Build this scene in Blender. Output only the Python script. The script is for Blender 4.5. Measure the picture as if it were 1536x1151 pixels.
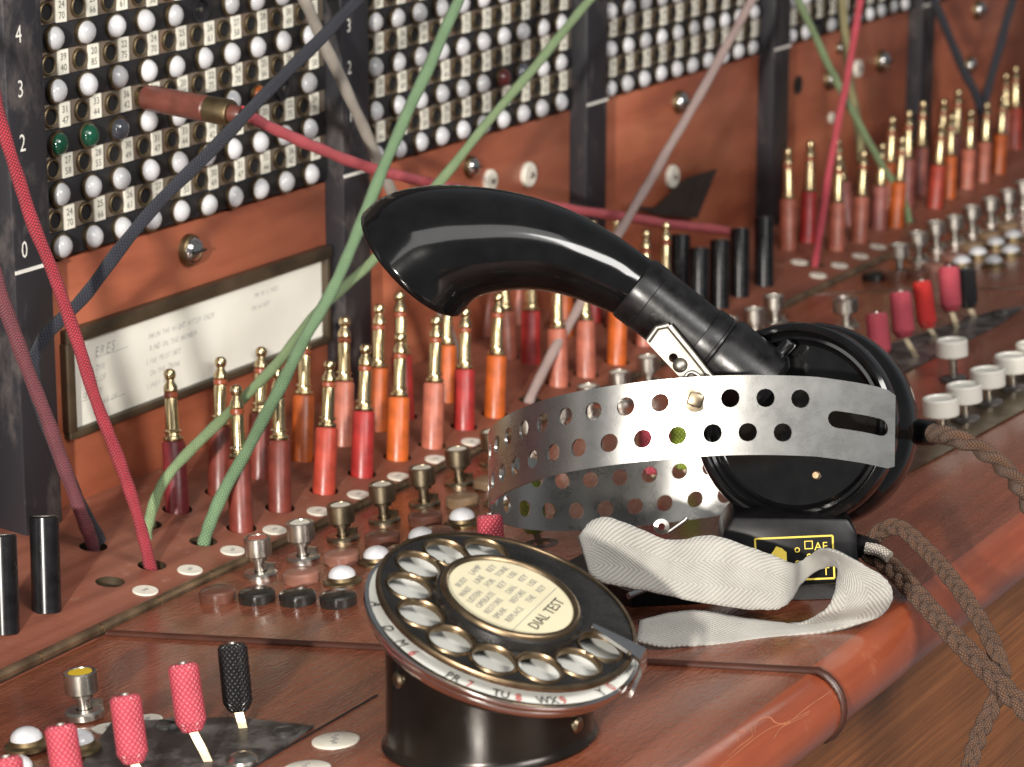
import bpy, bmesh, math, random
from mathutils import Vector as V, Matrix as Mx
random.seed(7)
for o in list(bpy.data.objects): bpy.data.objects.remove(o)
sc = bpy.context.scene
COL = sc.collection
R = math.radians
# ------------------------------------------------------------------ camera
F = 4300.0; CX, CY = 768.0, 575.5            # focal length and centre in photo pixels (1536 wide)
AX = V((0.49951826, -0.22191074, 0.83739903))  # world axes in camera coords (x right, y down, z forward)
AY = V((-0.86630336, -0.12795572, 0.48285176))
AZ = V((0.0, -0.96663486, -0.25615824))
CAM = V((-0.66502446, -0.55818369, 0.18898923))
cr = V((AX.x, AY.x, AZ.x)); cd = V((AX.y, AY.y, AZ.y)); cf = V((AX.z, AY.z, AZ.z))
camd = bpy.data.cameras.new('camera'); cam = bpy.data.objects.new('camera', camd); COL.objects.link(cam)
cam.matrix_world = Mx(((cr.x, -cd.x, -cf.x, CAM.x), (cr.y, -cd.y, -cf.y, CAM.y), (cr.z, -cd.z, -cf.z, CAM.z), (0, 0, 0, 1)))
camd.sensor_width = 36; camd.lens = F / 1536 * 36
camd.clip_start = 0.01; camd.clip_end = 50
camd.dof.use_dof = True; camd.dof.focus_distance = 0.785; camd.dof.aperture_fstop = 27
sc.camera = cam
sc.view_settings.view_transform = 'Standard'; sc.view_settings.look = 'None'
sc.view_settings.exposure = 0.0; sc.view_settings.gamma = 1
# ------------------------------------------------------------------ room light (museum interior): dim even walls + two soft boxes
w = bpy.data.worlds.new('World'); sc.world = w; w.use_nodes = True
w.node_tree.nodes['Background'].inputs[0].default_value = (0.9, 0.95, 1.0, 1)
w.node_tree.nodes['Background'].inputs[1].default_value = 0.18
def area(name, loc, target, sx, sy, power, col):
    l = bpy.data.lights.new(name, 'AREA'); l.shape = 'RECTANGLE'; l.size = sx; l.size_y = sy
    l.energy = power; l.color = col
    o = bpy.data.objects.new(name, l); COL.objects.link(o)
    o.location = loc
    o.rotation_euler = (V(target) - V(loc)).to_track_quat('-Z', 'Y').to_euler()
    return o
area('key_lamp', (-1.18, -0.53, 0.24), (0.15, -0.05, -0.02), 0.04, 0.04, 23, (1.0, 0.94, 0.86))
area('soft_box_side', (-0.28, -1.05, 0.55), (0.10, -0.10, -0.04), 0.42, 0.3, 8.5, (1.0, 0.97, 0.93))
area('soft_box_fill', (-0.85, -0.85, 0.98), (0.1, -0.15, -0.03), 1.3, 0.75, 9, (1.0, 0.98, 0.95))  # large soft source overhead, added for fill and the horn highlight

# ------------------------------------------------------------------ pixel -> place
def ray(x, y):
    q = V(((x - CX) / F, (y - CY) / F, 1.0))
    return V((AX.dot(q), AY.dot(q), AZ.dot(q)))
def atd(x, y, d): return CAM + ray(x, y) * d
def onY(x, y, Y=0.0):
    r = ray(x, y); return CAM + r * ((Y - CAM.y) / r.y)
def onplane(x, y, p, n):
    r = ray(x, y); return CAM + r * ((p - CAM).dot(n) / r.dot(n))
def depth(p): 
    q = p - CAM; return q.dot(cf)
def proj(p):
    q = p - CAM; z = q.dot(cf); return (q.dot(cr) / z * F + CX, q.dot(cd) / z * F + CY)
ZB = -0.08193618
PB = V((0, 0, ZB)); N1 = V((0, math.sin(R(-5)), math.cos(R(5))))          # plug shelf
YH = -0.0716; PH = V((0, YH, ZB + YH * math.tan(R(5)))); N2 = V((0, math.sin(R(5)), math.cos(R(5))))  # key shelf
def S1(x, y): return onplane(x, y, PB, N1)
def S2(x, y): return onplane(x, y, PH, N2)
def z1(y): return ZB + y * math.tan(R(5))
def z2(y): return PH.z - (y - YH) * math.tan(R(5))

# ------------------------------------------------------------------ materials
MATS = {}
def nt(name):
    m = bpy.data.materials.new(name); m.use_nodes = True
    t = m.node_tree; b = t.nodes['Principled BSDF']; MATS[name] = m
    return m, t, b
def N(t, kind, **kw):
    n = t.nodes.new(kind)
    for k, v in kw.items():
        if k.startswith('i_'):
            n.inputs[k[2:].replace('_', ' ')].default_value = v
        else: setattr(n, k, v)
    return n
def coords(t, stretch=None, kind='Object'):
    tc = N(t, 'ShaderNodeTexCoord'); mp = N(t, 'ShaderNodeMapping')
    t.links.new(tc.outputs[kind], mp.inputs[0])
    if stretch: mp.inputs['Scale'].default_value = stretch
    return mp.outputs[0]
def ramp(t, fac, stops):
    r = N(t, 'ShaderNodeValToRGB'); cr_ = r.color_ramp
    while len(cr_.elements) < len(stops): cr_.elements.new(0.5)
    for e, (p, c) in zip(cr_.elements, stops): e.position = p; e.color = (*c, 1) if len(c) == 3 else c
    t.links.new(fac, r.inputs[0]); return r.outputs[0]
def pm(name, col, rough=0.4, metal=0.0, var=0.15, vs=150, bump=0.0, bs=900, coat=0.0, stretch=None, rvar=0.1, rnd=0.0, spec=0.5, dist=0.0004):
    m, t, b = nt(name)
    c = coords(t, stretch)
    no = N(t, 'ShaderNodeTexNoise'); no.inputs['Scale'].default_value = vs; no.inputs['Detail'].default_value = 6
    t.links.new(c, no.inputs['Vector'])
    lo = tuple(max(0, x * (1 - var)) for x in col); hi = tuple(min(1, x * (1 + var)) for x in col)
    out = ramp(t, no.outputs['Fac'], [(0.3, lo), (0.7, hi)])
    if rnd:
        oi = N(t, 'ShaderNodeObjectInfo'); hs = N(t, 'ShaderNodeHueSaturation')
        mr = N(t, 'ShaderNodeMapRange'); mr.inputs[3].default_value = 1 - rnd; mr.inputs[4].default_value = 1 + rnd
        t.links.new(oi.outputs['Random'], mr.inputs[0]); t.links.new(mr.outputs[0], hs.inputs['Value'])
        t.links.new(out, hs.inputs['Color']); out = hs.outputs[0]
    t.links.new(out, b.inputs['Base Color'])
    rr = N(t, 'ShaderNodeMapRange'); rr.inputs[3].default_value = max(.02, rough - rvar); rr.inputs[4].default_value = min(1, rough + rvar)
    n2 = N(t, 'ShaderNodeTexNoise'); n2.inputs['Scale'].default_value = vs * 2.3; n2.inputs['Detail'].default_value = 4
    t.links.new(c, n2.inputs['Vector']); t.links.new(n2.outputs['Fac'], rr.inputs[0]); t.links.new(rr.outputs[0], b.inputs['Roughness'])
    b.inputs['Metallic'].default_value = metal; b.inputs['Coat Weight'].default_value = coat
    b.inputs['Specular IOR Level'].default_value = spec
    if bump:
        n3 = N(t, 'ShaderNodeTexNoise'); n3.inputs['Scale'].default_value = bs; n3.inputs['Detail'].default_value = 3
        t.links.new(c, n3.inputs['Vector'])
        bp = N(t, 'ShaderNodeBump'); bp.inputs['Strength'].default_value = bump; bp.inputs['Distance'].default_value = dist
        t.links.new(n3.outputs['Fac'], bp.inputs['Height']); t.links.new(bp.outputs[0], b.inputs['Normal'])
    return m
def wood(name, dark, mid, light, rough, grain=(6, 160, 160), bump=0.15, coat=0.0, bs=420, bstretch=(1, 1, 1), wear=0.0, wearcol=(.5, .3, .2)):
    m, t, b = nt(name)
    c = coords(t, grain)
    no = N(t, 'ShaderNodeTexNoise'); no.inputs['Scale'].default_value = 1.0; no.inputs['Detail'].default_value = 8; no.inputs['Distortion'].default_value = .4
    t.links.new(c, no.inputs['Vector'])
    c2 = coords(t); n2 = N(t, 'ShaderNodeTexNoise'); n2.inputs['Scale'].default_value = 16; n2.inputs['Detail'].default_value = 5
    t.links.new(c2, n2.inputs['Vector'])
    a = ramp(t, no.outputs['Fac'], [(0.3, dark), (0.5, mid), (0.72, light)])
    bl = ramp(t, n2.outputs['Fac'], [(0.28, (.70, .70, .70)), (0.7, (1.15, 1.15, 1.15))])
    mx = N(t, 'ShaderNodeMix', data_type='RGBA', blend_type='MULTIPLY'); mx.inputs[0].default_value = 1
    t.links.new(a, mx.inputs[6]); t.links.new(bl, mx.inputs[7]); out = mx.outputs[2]
    if wear:
        n4 = N(t, 'ShaderNodeTexNoise'); n4.inputs['Scale'].default_value = 90; n4.inputs['Detail'].default_value = 9; n4.inputs['Roughness'].default_value = .7
        t.links.new(c2, n4.inputs['Vector'])
        f = ramp(t, n4.outputs['Fac'], [(0.60, (0, 0, 0)), (0.68, (wear, wear, wear))])
        m2 = N(t, 'ShaderNodeMix', data_type='RGBA'); t.links.new(f, m2.inputs[0]); t.links.new(out, m2.inputs[6]); m2.inputs[7].default_value = (*wearcol, 1)
        out = m2.outputs[2]
    t.links.new(out, b.inputs['Base Color'])
    rr = N(t, 'ShaderNodeMapRange'); rr.inputs[3].default_value = rough - .08; rr.inputs[4].default_value = rough + .12
    t.links.new(n2.outputs['Fac'], rr.inputs[0]); t.links.new(rr.outputs[0], b.inputs['Roughness'])
    b.inputs['Coat Weight'].default_value = coat; b.inputs['Coat Roughness'].default_value = .15
    n3 = N(t, 'ShaderNodeTexNoise'); n3.inputs['Scale'].default_value = bs; n3.inputs['Detail'].default_value = 3
    c3 = coords(t, bstretch); t.links.new(c3, n3.inputs['Vector'])
    bp = N(t, 'ShaderNodeBump'); bp.inputs['Strength'].default_value = bump; bp.inputs['Distance'].default_value = .0008
    t.links.new(n3.outputs['Fac'], bp.inputs['Height']); t.links.new(bp.outputs[0], b.inputs['Normal'])
    return m
wood('shelf_wood', (.155, .042, .020), (.215, .062, .031), (.26, .082, .043), .23, bump=.5, coat=.35, bs=520, bstretch=(.7, 1.6, 1), wear=.35, wearcol=(.36, .19, .12))
wood('plug_shelf_wood', (.19, .062, .037), (.255, .086, .052), (.31, .115, .073), .42, bump=.22, bs=500, wear=.45, wearcol=(.48, .30, .22))
wood('panel_wood', (.25, .066, .033), (.37, .108, .054), (.46, .155, .082), .38, grain=(14, 80, 60), bump=.06, coat=.1)
wood('rail_wood', (.22, .044, .017), (.31, .068, .027), (.37, .095, .042), .30, grain=(8, 160, 160), bump=.06, coat=.5, wear=.22, wearcol=(.45, .2, .11))
wood('apron_wood', (.16, .052, .014), (.23, .078, .022), (.29, .105, .033), .42, grain=(14, 620, 620), bump=.35, bs=900, bstretch=(.06, 1, 1))
pm('ebonite', (.016, .015, .018), .38, var=.6, vs=60, bump=.1, bs=500, rvar=.18)
def scuffed(name, base, scuff, rough, sc1=70, lim=.6, amt=.6, metal=0):
    m, t, b = nt(name); c = coords(t, (1, 1, .5))
    n1 = N(t, 'ShaderNodeTexNoise'); n1.inputs['Scale'].default_value = sc1; n1.inputs['Detail'].default_value = 10; n1.inputs['Roughness'].default_value = .72
    t.links.new(c, n1.inputs['Vector'])
    out = ramp(t, n1.outputs['Fac'], [(.3, base), (lim, base), (lim + .12, tuple(x * amt + y * (1 - amt) for x, y in zip(scuff, base)))])
    t.links.new(out, b.inputs['Base Color']); b.inputs['Metallic'].default_value = metal
    rr = N(t, 'ShaderNodeMapRange'); rr.inputs[3].default_value = rough; rr.inputs[4].default_value = rough + .25
    t.links.new(n1.outputs['Fac'], rr.inputs[0]); t.links.new(rr.outputs[0], b.inputs['Roughness'])
    bp = N(t, 'ShaderNodeBump'); bp.inputs['Strength'].default_value = .12; bp.inputs['Distance'].default_value = .0005
    t.links.new(n1.outputs['Fac'], bp.inputs['Height']); t.links.new(bp.outputs[0], b.inputs['Normal'])
    return m
scuffed('stile_black', (.020, .019, .023), (.10, .085, .08), .34, lim=.52)
scuffed('lamp_strip_black', (.014, .013, .015), (.08, .07, .065), .4, lim=.6)
scuffed('jack_strip_brown', (.15, .118, .088), (.20, .105, .065), .5, lim=.52)
scuffed('plate_black', (.045, .041, .039), (.26, .24, .23), .34, lim=.46, metal=.4)
pm('white_lamp', (.50, .50, .515), .28, var=.12, vs=300, rnd=.28, coat=.2)
pm('green_lamp', (.006, .06, .032), .12, var=.1, coat=.5)
pm('grey_lamp', (.06, .065, .08), .15, var=.1, coat=.5)
pm('amber_lamp', (.25, .06, .01), .15, var=.1, coat=.5)
pm('red_lamp', (.11, .02, .02), .15, var=.1, coat=.5)
pm('edge_dark', (.05, .016, .009), .4, var=.3, vs=80)
pm('scratch_pale', (.40, .15, .075), .7, var=.3)
pm('dark_hole', (.006, .005, .005), .8)
pm('dull_brass', (.23, .175, .10), .48, 1.0, var=.35, vs=90, rvar=.15)
pm('bright_brass', (.54, .43, .25), .22, 1.0, var=.35, vs=200, rvar=.1, rnd=.2)
pm('old_brass', (.24, .165, .10), .4, .85, var=.5, vs=110, rvar=.15, bump=.15, bs=700)
pm('nickel', (.52, .49, .44), .3, 1.0, var=.22, vs=160, rvar=.1)
pm('tarnished_nickel', (.27, .22, .15), .34, 1.0, var=.35, vs=160, rvar=.12)
pm('chrome', (.72, .70, .68), .14, 1.0, var=.15, vs=60, rvar=.08)
pm('latch_metal', (.33, .31, .27), .45, 1.0, var=.2, vs=140)
pm('label_ivory', (.80, .77, .66), .45, var=.1, vs=200, rnd=.1)
pm('disc_ivory', (.72, .68, .58), .4, var=.08, vs=400)
pm('ink', (.06, .055, .05), .7)
pm('faint_ink', (.30, .29, .27), .8)
pm('pencil', (.42, .41, .39), .8)
pm('white_paint', (.72, .70, .64), .5, var=.1)
pm('paper', (.84, .82, .73), .75, var=.05, vs=40)
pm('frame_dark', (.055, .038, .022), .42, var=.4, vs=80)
pm('insulator', (.26, .06, .025), .35)
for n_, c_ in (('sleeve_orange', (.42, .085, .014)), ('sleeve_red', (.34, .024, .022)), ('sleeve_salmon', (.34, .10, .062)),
               ('sleeve_coral', (.40, .052, .030)), ('sleeve_brown', (.19, .036, .024)), ('sleeve_maroon', (.15, .018, .022)), ('sleeve_mauve', (.34, .11, .088)), ('sleeve_jackbrown', (.16, .05, .036))):  # brown and maroon: shade over the left plugs put into the sleeve colour
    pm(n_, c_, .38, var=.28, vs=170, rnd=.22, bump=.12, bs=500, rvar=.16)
pm('bakelite', (.0042, .004, .0042), .12, var=.4, vs=120, rvar=.02, coat=.15, spec=.42)
pm('bakelite_satin', (.008, .0075, .008), .30, var=.8, vs=200, rvar=.12, bump=.08, bs=500, spec=.35)
pm('block_black', (.006, .0055, .006), .34, var=.6, vs=200, spec=.18)
pm('black_button', (.008, .008, .009), .24, var=.5, vs=150, spec=.35)
pm('button_end', (.28, .25, .21), .4, .6)
pm('white_plastic', (.70, .67, .60), .32, var=.05, vs=90)
pm('yellow_inlay', (.62, .42, .02), .35)
pm('red_inlay', (.40, .10, .07), .35)
pm('disc_black', (.018, .016, .014), .2, var=.5, vs=120)
pm('disc_brown', (.105, .042, .028), .3, var=.35, vs=110)
pm('disc_pink', (.23, .105, .075), .33, var=.3, vs=110)
pm('disc_tan', (.20, .13, .075), .36, var=.3, vs=110)
pm('dial_black', (.011, .010, .009), .27, var=.4, vs=150, rvar=.1)
pm('dial_rim_brass', (.23, .165, .10), .36, 1.0, var=.4, vs=140)
pm('dial_plate_white', (.66, .66, .61), .25, var=.08, vs=60, coat=.5)
pm('dial_body', (.018, .014, .011), .22, .5, var=.5, vs=40, rvar=.1)
pm('card_cream', (.60, .55, .38), .5, var=.05, vs=80)
pm('red_ink', (.50, .06, .05), .6)
pm('yellow_print', (.62, .47, .05), .5)
pm('wedge_black', (.022, .017, .015), .6, var=.3)
def steel():
    m, t, b = nt('band_steel'); c = coords(t, (1, 1, 1))
    n1 = N(t, 'ShaderNodeTexNoise'); n1.inputs['Scale'].default_value = 130; n1.inputs['Detail'].default_value = 9; n1.inputs['Roughness'].default_value = .7
    n2 = N(t, 'ShaderNodeTexNoise'); n2.inputs['Scale'].default_value = 2200; n2.inputs['Detail'].default_value = 2
    t.links.new(c, n1.inputs['Vector']); t.links.new(c, n2.inputs['Vector'])
    out = ramp(t, n1.outputs['Fac'], [(.35, (.60, .59, .56)), (.65, (.66, .65, .62))])
    t.links.new(out, b.inputs['Base Color']); b.inputs['Metallic'].default_value = 1
    rr = N(t, 'ShaderNodeMapRange'); rr.inputs[3].default_value = .22; rr.inputs[4].default_value = .34
    t.links.new(n1.outputs['Fac'], rr.inputs[0]); t.links.new(rr.outputs[0], b.inputs['Roughness'])
    bp = N(t, 'ShaderNodeBump'); bp.inputs['Strength'].default_value = .06; bp.inputs['Distance'].default_value = .0002
    t.links.new(n2.outputs['Fac'], bp.inputs['Height']); t.links.new(bp.outputs[0], b.inputs['Normal'])
steel()
def braid(name, col, col2, freq=900, rows=9, bump=.8):
    """woven cotton braid: UV u = metres along, v = 0..1 around"""
    m, t, b = nt(name); tc = N(t, 'ShaderNodeTexCoord'); sp = N(t, 'ShaderNodeSeparateXYZ'); t.links.new(tc.outputs['UV'], sp.inputs[0])
    def mth(op, a, b_=None):
        n = N(t, 'ShaderNodeMath', operation=op)
        for i, x in enumerate((a, b_)):
            if x is None: continue
            if isinstance(x, (int, float)): n.inputs[i].default_value = x
            else: t.links.new(x, n.inputs[i])
        return n.outputs[0]
    u = mth('MULTIPLY', sp.outputs[0], freq * 2 * math.pi); v = mth('MULTIPLY', sp.outputs[1], rows * 2 * math.pi)
    s1 = mth('ABSOLUTE', mth('SINE', mth('MULTIPLY', mth('ADD', u, v), .5))); s2 = mth('ABSOLUTE', mth('SINE', mth('MULTIPLY', mth('SUBTRACT', u, v), .5)))
    h = mth('MINIMUM', s1, s2)
    no = N(t, 'ShaderNodeTexNoise'); no.inputs['Scale'].default_value = 120; no.inputs['Detail'].default_value = 5
    t.links.new(coords(t), no.inputs['Vector'])
    k = mth('ADD', mth('MULTIPLY', h, .6), mth('MULTIPLY', no.outputs['Fac'], .5))
    t.links.new(ramp(t, k, [(.22, col2), (.62, col), (.9, tuple(min(1, x * 1.25) for x in col))]), b.inputs['Base Color'])
    b.inputs['Roughness'].default_value = .6; b.inputs['Sheen Weight'].default_value = .08; b.inputs['Specular IOR Level'].default_value = .3
    bp = N(t, 'ShaderNodeBump'); bp.inputs['Strength'].default_value = bump; bp.inputs['Distance'].default_value = .0005
    t.links.new(h, bp.inputs['Height']); t.links.new(bp.outputs[0], b.inputs['Normal'])
    return m
braid('cord_maroon', (.20, .045, .06), (.10, .02, .03))
braid('cord_crimson', (.40, .03, .05), (.17, .01, .02))
braid('cord_navy', (.028, .030, .042), (.012, .013, .02))
braid('cord_silver', (.42, .38, .33), (.2, .17, .14))
braid('cord_green', (.19, .30, .16), (.09, .16, .08))
braid('cord_light_green', (.28, .38, .19), (.16, .24, .11))
braid('cord_rose', (.62, .11, .13), (.40, .055, .07))
braid('cord_mauve', (.46, .34, .31), (.29, .20, .18))
braid('cord_pink', (.60, .08, .11), (.40, .05, .06))
braid('cord_olive', (.33, .29, .15), (.2, .17, .08))
braid('cord_brown', (.115, .058, .033), (.045, .022, .012), freq=1100, rows=7, bump=.8)
def knurl(name, col):
    m = braid(name, col, tuple(x * .55 for x in col), freq=620, rows=16, bump=.8)
    b = m.node_tree.nodes['Principled BSDF']; b.inputs['Roughness'].default_value = .33; b.inputs['Sheen Weight'].default_value = 0; b.inputs['Specular IOR Level'].default_value = .5
knurl('knurl_red', (.56, .085, .115)); knurl('knurl_green', (.30, .40, .05)); knurl('knurl_black', (.014, .013, .014)); knurl('knurl_scarlet', (.62, .035, .03))
def webbing():
    m, t, b = nt('webbing'); tc = N(t, 'ShaderNodeTexCoord'); sp = N(t, 'ShaderNodeSeparateXYZ'); t.links.new(tc.outputs['UV'], sp.inputs[0])
    def mth(op, a, b_=None):
        n = N(t, 'ShaderNodeMath', operation=op)
        for i, x in enumerate((a, b_)):
            if x is None: continue
            if isinstance(x, (int, float)): n.inputs[i].default_value = x
            else: t.links.new(x, n.inputs[i])
        return n.outputs[0]
    # zigzag across the width (4 zones) + diagonal ribs
    pp = mth('PINGPONG', sp.outputs[1], .0075)
    nd = N(t, 'ShaderNodeTexNoise'); nd.inputs['Scale'].default_value = 260; t.links.new(coords(t), nd.inputs['Vector'])
    ph = mth('MULTIPLY', mth('ADD', mth('ADD', sp.outputs[0], mth('MULTIPLY', nd.outputs['Fac'], .0007)), mth('MULTIPLY', pp, 1.1)), 2 * math.pi / .0014)
    h = mth('ADD', mth('MULTIPLY', mth('SINE', ph), .5), .5)
    th = mth('ADD', mth('MULTIPLY', mth('SINE', mth('MULTIPLY', sp.outputs[1], 2 * math.pi / .0007)), .5), .5)
    hh = mth('ADD', mth('MULTIPLY', h, .8), mth('MULTIPLY', th, .2))
    no = N(t, 'ShaderNodeTexNoise'); no.inputs['Scale'].default_value = 120; no.inputs['Detail'].default_value = 7
    t.links.new(coords(t), no.inputs['Vector'])
    k = mth('ADD', mth('MULTIPLY', hh, .42), mth('MULTIPLY', no.outputs['Fac'], .62))
    t.links.new(ramp(t, k, [(.15, (.20, .187, .166)), (.5, (.32, .307, .278)), (.8, (.40, .386, .352))]), b.inputs['Base Color'])
    b.inputs['Roughness'].default_value = .85; b.inputs['Sheen Weight'].default_value = .2; b.inputs['Specular IOR Level'].default_value = .2
    bp = N(t, 'ShaderNodeBump'); bp.inputs['Strength'].default_value = .5; bp.inputs['Distance'].default_value = .0005
    t.links.new(hh, bp.inputs['Height']); t.links.new(bp.outputs[0], b.inputs['Normal'])
webbing()

# ------------------------------------------------------------------ mesh builder
class MB:
    def __init__(s): s.v = []; s.f = []; s.m = []; s.uv = []
    def add(s, vs, fs, mat=0, M=None, uvs=None):
        k = len(s.v)
        s.v += [tuple(M @ V(p)) for p in vs] if M is not None else [tuple(p) for p in vs]
        for i, f in enumerate(fs):
            s.f.append([a + k for a in f]); s.m.append(mat)
            s.uv.append(uvs[i] if uvs else None)
        return s
    def lathe(s, prof, seg=24, mat=0, M=None, a0=0.0, a1=2 * math.pi):
        """prof: (r, z) from bottom to top, outside faces out"""
        vs = []; fs = []; uv = []; n = len(prof); full = abs(a1 - a0 - 2 * math.pi) < 1e-6
        cnt = seg if full else seg + 1
        for i in range(cnt):
            a = a0 + (a1 - a0) * i / seg
            for r, z in prof: vs.append((r * math.cos(a), r * math.sin(a), z))
        ln = [0]
        for (r0, z0), (r1, z1_) in zip(prof, prof[1:]): ln.append(ln[-1] + math.hypot(r1 - r0, z1_ - z0))
        for i in range(seg):
            j = (i + 1) % cnt
            for k in range(n - 1):
                fs.append((i * n + k, j * n + k, j * n + k + 1, i * n + k + 1))
                uv.append([(ln[k], i / seg), (ln[k], (i + 1) / seg), (ln[k + 1], (i + 1) / seg), (ln[k + 1], i / seg)])
        s.add(vs, fs, mat, M, uv); return s
    def box(s, c, d, mat=0, M=None, ch=0.0):
        hx, hy, hz = d[0] / 2, d[1] / 2, d[2] / 2
        if ch <= 0:
            vs = [(c[0] + a * hx, c[1] + b * hy, c[2] + e * hz) for a in (-1, 1) for b in (-1, 1) for e in (-1, 1)]
            fs = [(0, 1, 3, 2), (4, 6, 7, 5), (0, 4, 5, 1), (2, 3, 7, 6), (0, 2, 6, 4), (1, 5, 7, 3)]
            s.add(vs, fs, mat, M); return s
        bm = bmesh.new(); bmesh.ops.create_cube(bm, size=1)
        for v_ in bm.verts: v_.co = V((c[0] + v_.co.x * d[0], c[1] + v_.co.y * d[1], c[2] + v_.co.z * d[2]))
        bmesh.ops.bevel(bm, geom=list(bm.edges), offset=ch, segments=2, affect='EDGES', profile=.5)
        s.bm(bm, mat, M); return s
    def bm(s, bm, mat=0, M=None):
        bm.verts.index_update()
        s.add([v_.co.copy() for v_ in bm.verts], [[v_.index for v_ in f.verts] for f in bm.faces], mat, M); bm.free()
    def tube(s, pts, rad, seg=10, mat=0, cap=True, up=None):
        pts = [V(p) for p in pts]; n = len(pts)
        rr = rad if isinstance(rad, (list, tuple)) else [rad] * n
        T = [(pts[min(i + 1, n - 1)] - pts[max(i - 1, 0)]).normalized() for i in range(n)]
        a = V((0, 0, 1)) if abs(T[0].z) < .9 else V((1, 0, 0))
        if up: a = V(up)
        nx = (a - T[0] * a.dot(T[0])).normalized(); vs = []; ln = 0; L = []
        for i in range(n):
            nx = (nx - T[i] * nx.dot(T[i])).normalized(); ny = T[i].cross(nx)
            if i: ln += (pts[i] - pts[i - 1]).length
            L.append(ln)
            for k in range(seg):
                t = 2 * math.pi * k / seg; vs.append(pts[i] + (nx * math.cos(t) + ny * math.sin(t)) * rr[i])
        fs = []; uv = []
        for i in range(n - 1):
            for k in range(seg):
                j = (k + 1) % seg
                fs.append((i * seg + k, i * seg + j, (i + 1) * seg + j, (i + 1) * seg + k))
                uv.append([(L[i], k / seg), (L[i], (k + 1) / seg), (L[i + 1], (k + 1) / seg), (L[i + 1], k / seg)])
        if cap:
            fs.append(tuple(range(seg))[::-1]); fs.append(tuple((n - 1) * seg + k for k in range(seg))); uv += [None, None]
        s.add(vs, fs, mat, None, uv); return s
    def prism(s, poly, off, mat=0):
        """closed polygon of 3D points pushed by vector off"""
        n = len(poly); p = [V(a) for a in poly]; q = [a + off for a in p]
        s.add(p + q, [tuple(range(n)), tuple(range(2 * n - 1, n - 1, -1))] + [(i, i + n, (i + 1) % n + n, (i + 1) % n) for i in range(n)], mat); return s
    def build(s, name, mats, parent=None, smooth=27, M=None):
        me = mesh(s, name, mats, smooth); return link(name, me, parent, M)
def mesh(s, name, mats, smooth=27):
    me = bpy.data.meshes.new(name); me.from_pydata([tuple(p) for p in s.v], [], s.f)
    for x in (mats if isinstance(mats, (list, tuple)) else [mats]): me.materials.append(MATS[x])
    me.polygons.foreach_set('material_index', s.m)
    if any(u for u in s.uv):
        ul = me.uv_layers.new(name='UVMap'); k = 0; dat = []
        for f, u in zip(s.f, s.uv):
            for i in range(len(f)): dat += list(u[i]) if u else (0.0, 0.0)
        ul.data.foreach_set('uv', dat)
    bm = bmesh.new(); bm.from_mesh(me); bmesh.ops.remove_doubles(bm, verts=bm.verts, dist=2e-6); bmesh.ops.recalc_face_normals(bm, faces=bm.faces); bm.to_mesh(me); bm.free()
    if smooth: me.shade_smooth(); me.set_sharp_from_angle(angle=R(smooth))
    return me
def link(name, me, parent=None, M=None):
    o = bpy.data.objects.new(name, me); COL.objects.link(o)
    if parent: o.parent = parent
    if M is not None: o.matrix_local = M
    return o
def tag(o, label, cat, group=None, kind=None):
    o['label'] = label; o['category'] = cat
    if group: o['group'] = group
    if kind: o['kind'] = kind
    return o
def thing(name, label, cat, M=None, group=None):
    o = link(name, None, None, M); o.empty_display_size = .01
    return tag(o, label, cat, group)
def struct(o, label=None):
    o['kind'] = 'structure'
    if label: o['label'] = label
    return o
def frame(o, z, xh=(1, 0, 0)):
    z = V(z).normalized(); x = V(xh); x = (x - z * x.dot(z)).normalized(); y = z.cross(x)
    return Mx(((x.x, y.x, z.x, o[0]), (x.y, y.y, z.y, o[1]), (x.z, y.z, z.z, o[2]), (0, 0, 0, 1)))
def spline(pts, n=8):
    pts = [V(p) for p in pts]; out = []
    q = [pts[0] * 2 - pts[1]] + pts + [pts[-1] * 2 - pts[-2]]
    for i in range(1, len(q) - 2):
        a, b, c, d = q[i - 1], q[i], q[i + 1], q[i + 2]
        for k in range(n):
            t = k / n
            out.append(.5 * ((2 * b) + (c - a) * t + (2 * a - 5 * b + 4 * c - d) * t * t + (3 * b - a - 3 * c + d) * t ** 3))
    out.append(pts[-1]); return out
_tx = {}
def text(mb, s, size, M, mat=0, align='CENTER', sx=1.0):
    key = (s, align)
    if key not in _tx:
        cu = bpy.data.curves.new('t', 'FONT'); cu.body = s; cu.size = 1; cu.align_x = align; cu.align_y = 'CENTER'; cu.resolution_u = 2; cu.space_line = .85
        ob = bpy.data.objects.new('t', cu); me = bpy.data.meshes.new_from_object(ob)
        _tx[key] = ([v_.co.copy() for v_ in me.vertices], [tuple(p.vertices) for p in me.polygons])
        bpy.data.objects.remove(ob); bpy.data.curves.remove(cu); bpy.data.meshes.remove(me)
    vs, fs = _tx[key]
    mb.add([(p.x * size * sx, p.y * size, 0) for p in vs], fs, mat, M)
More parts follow.
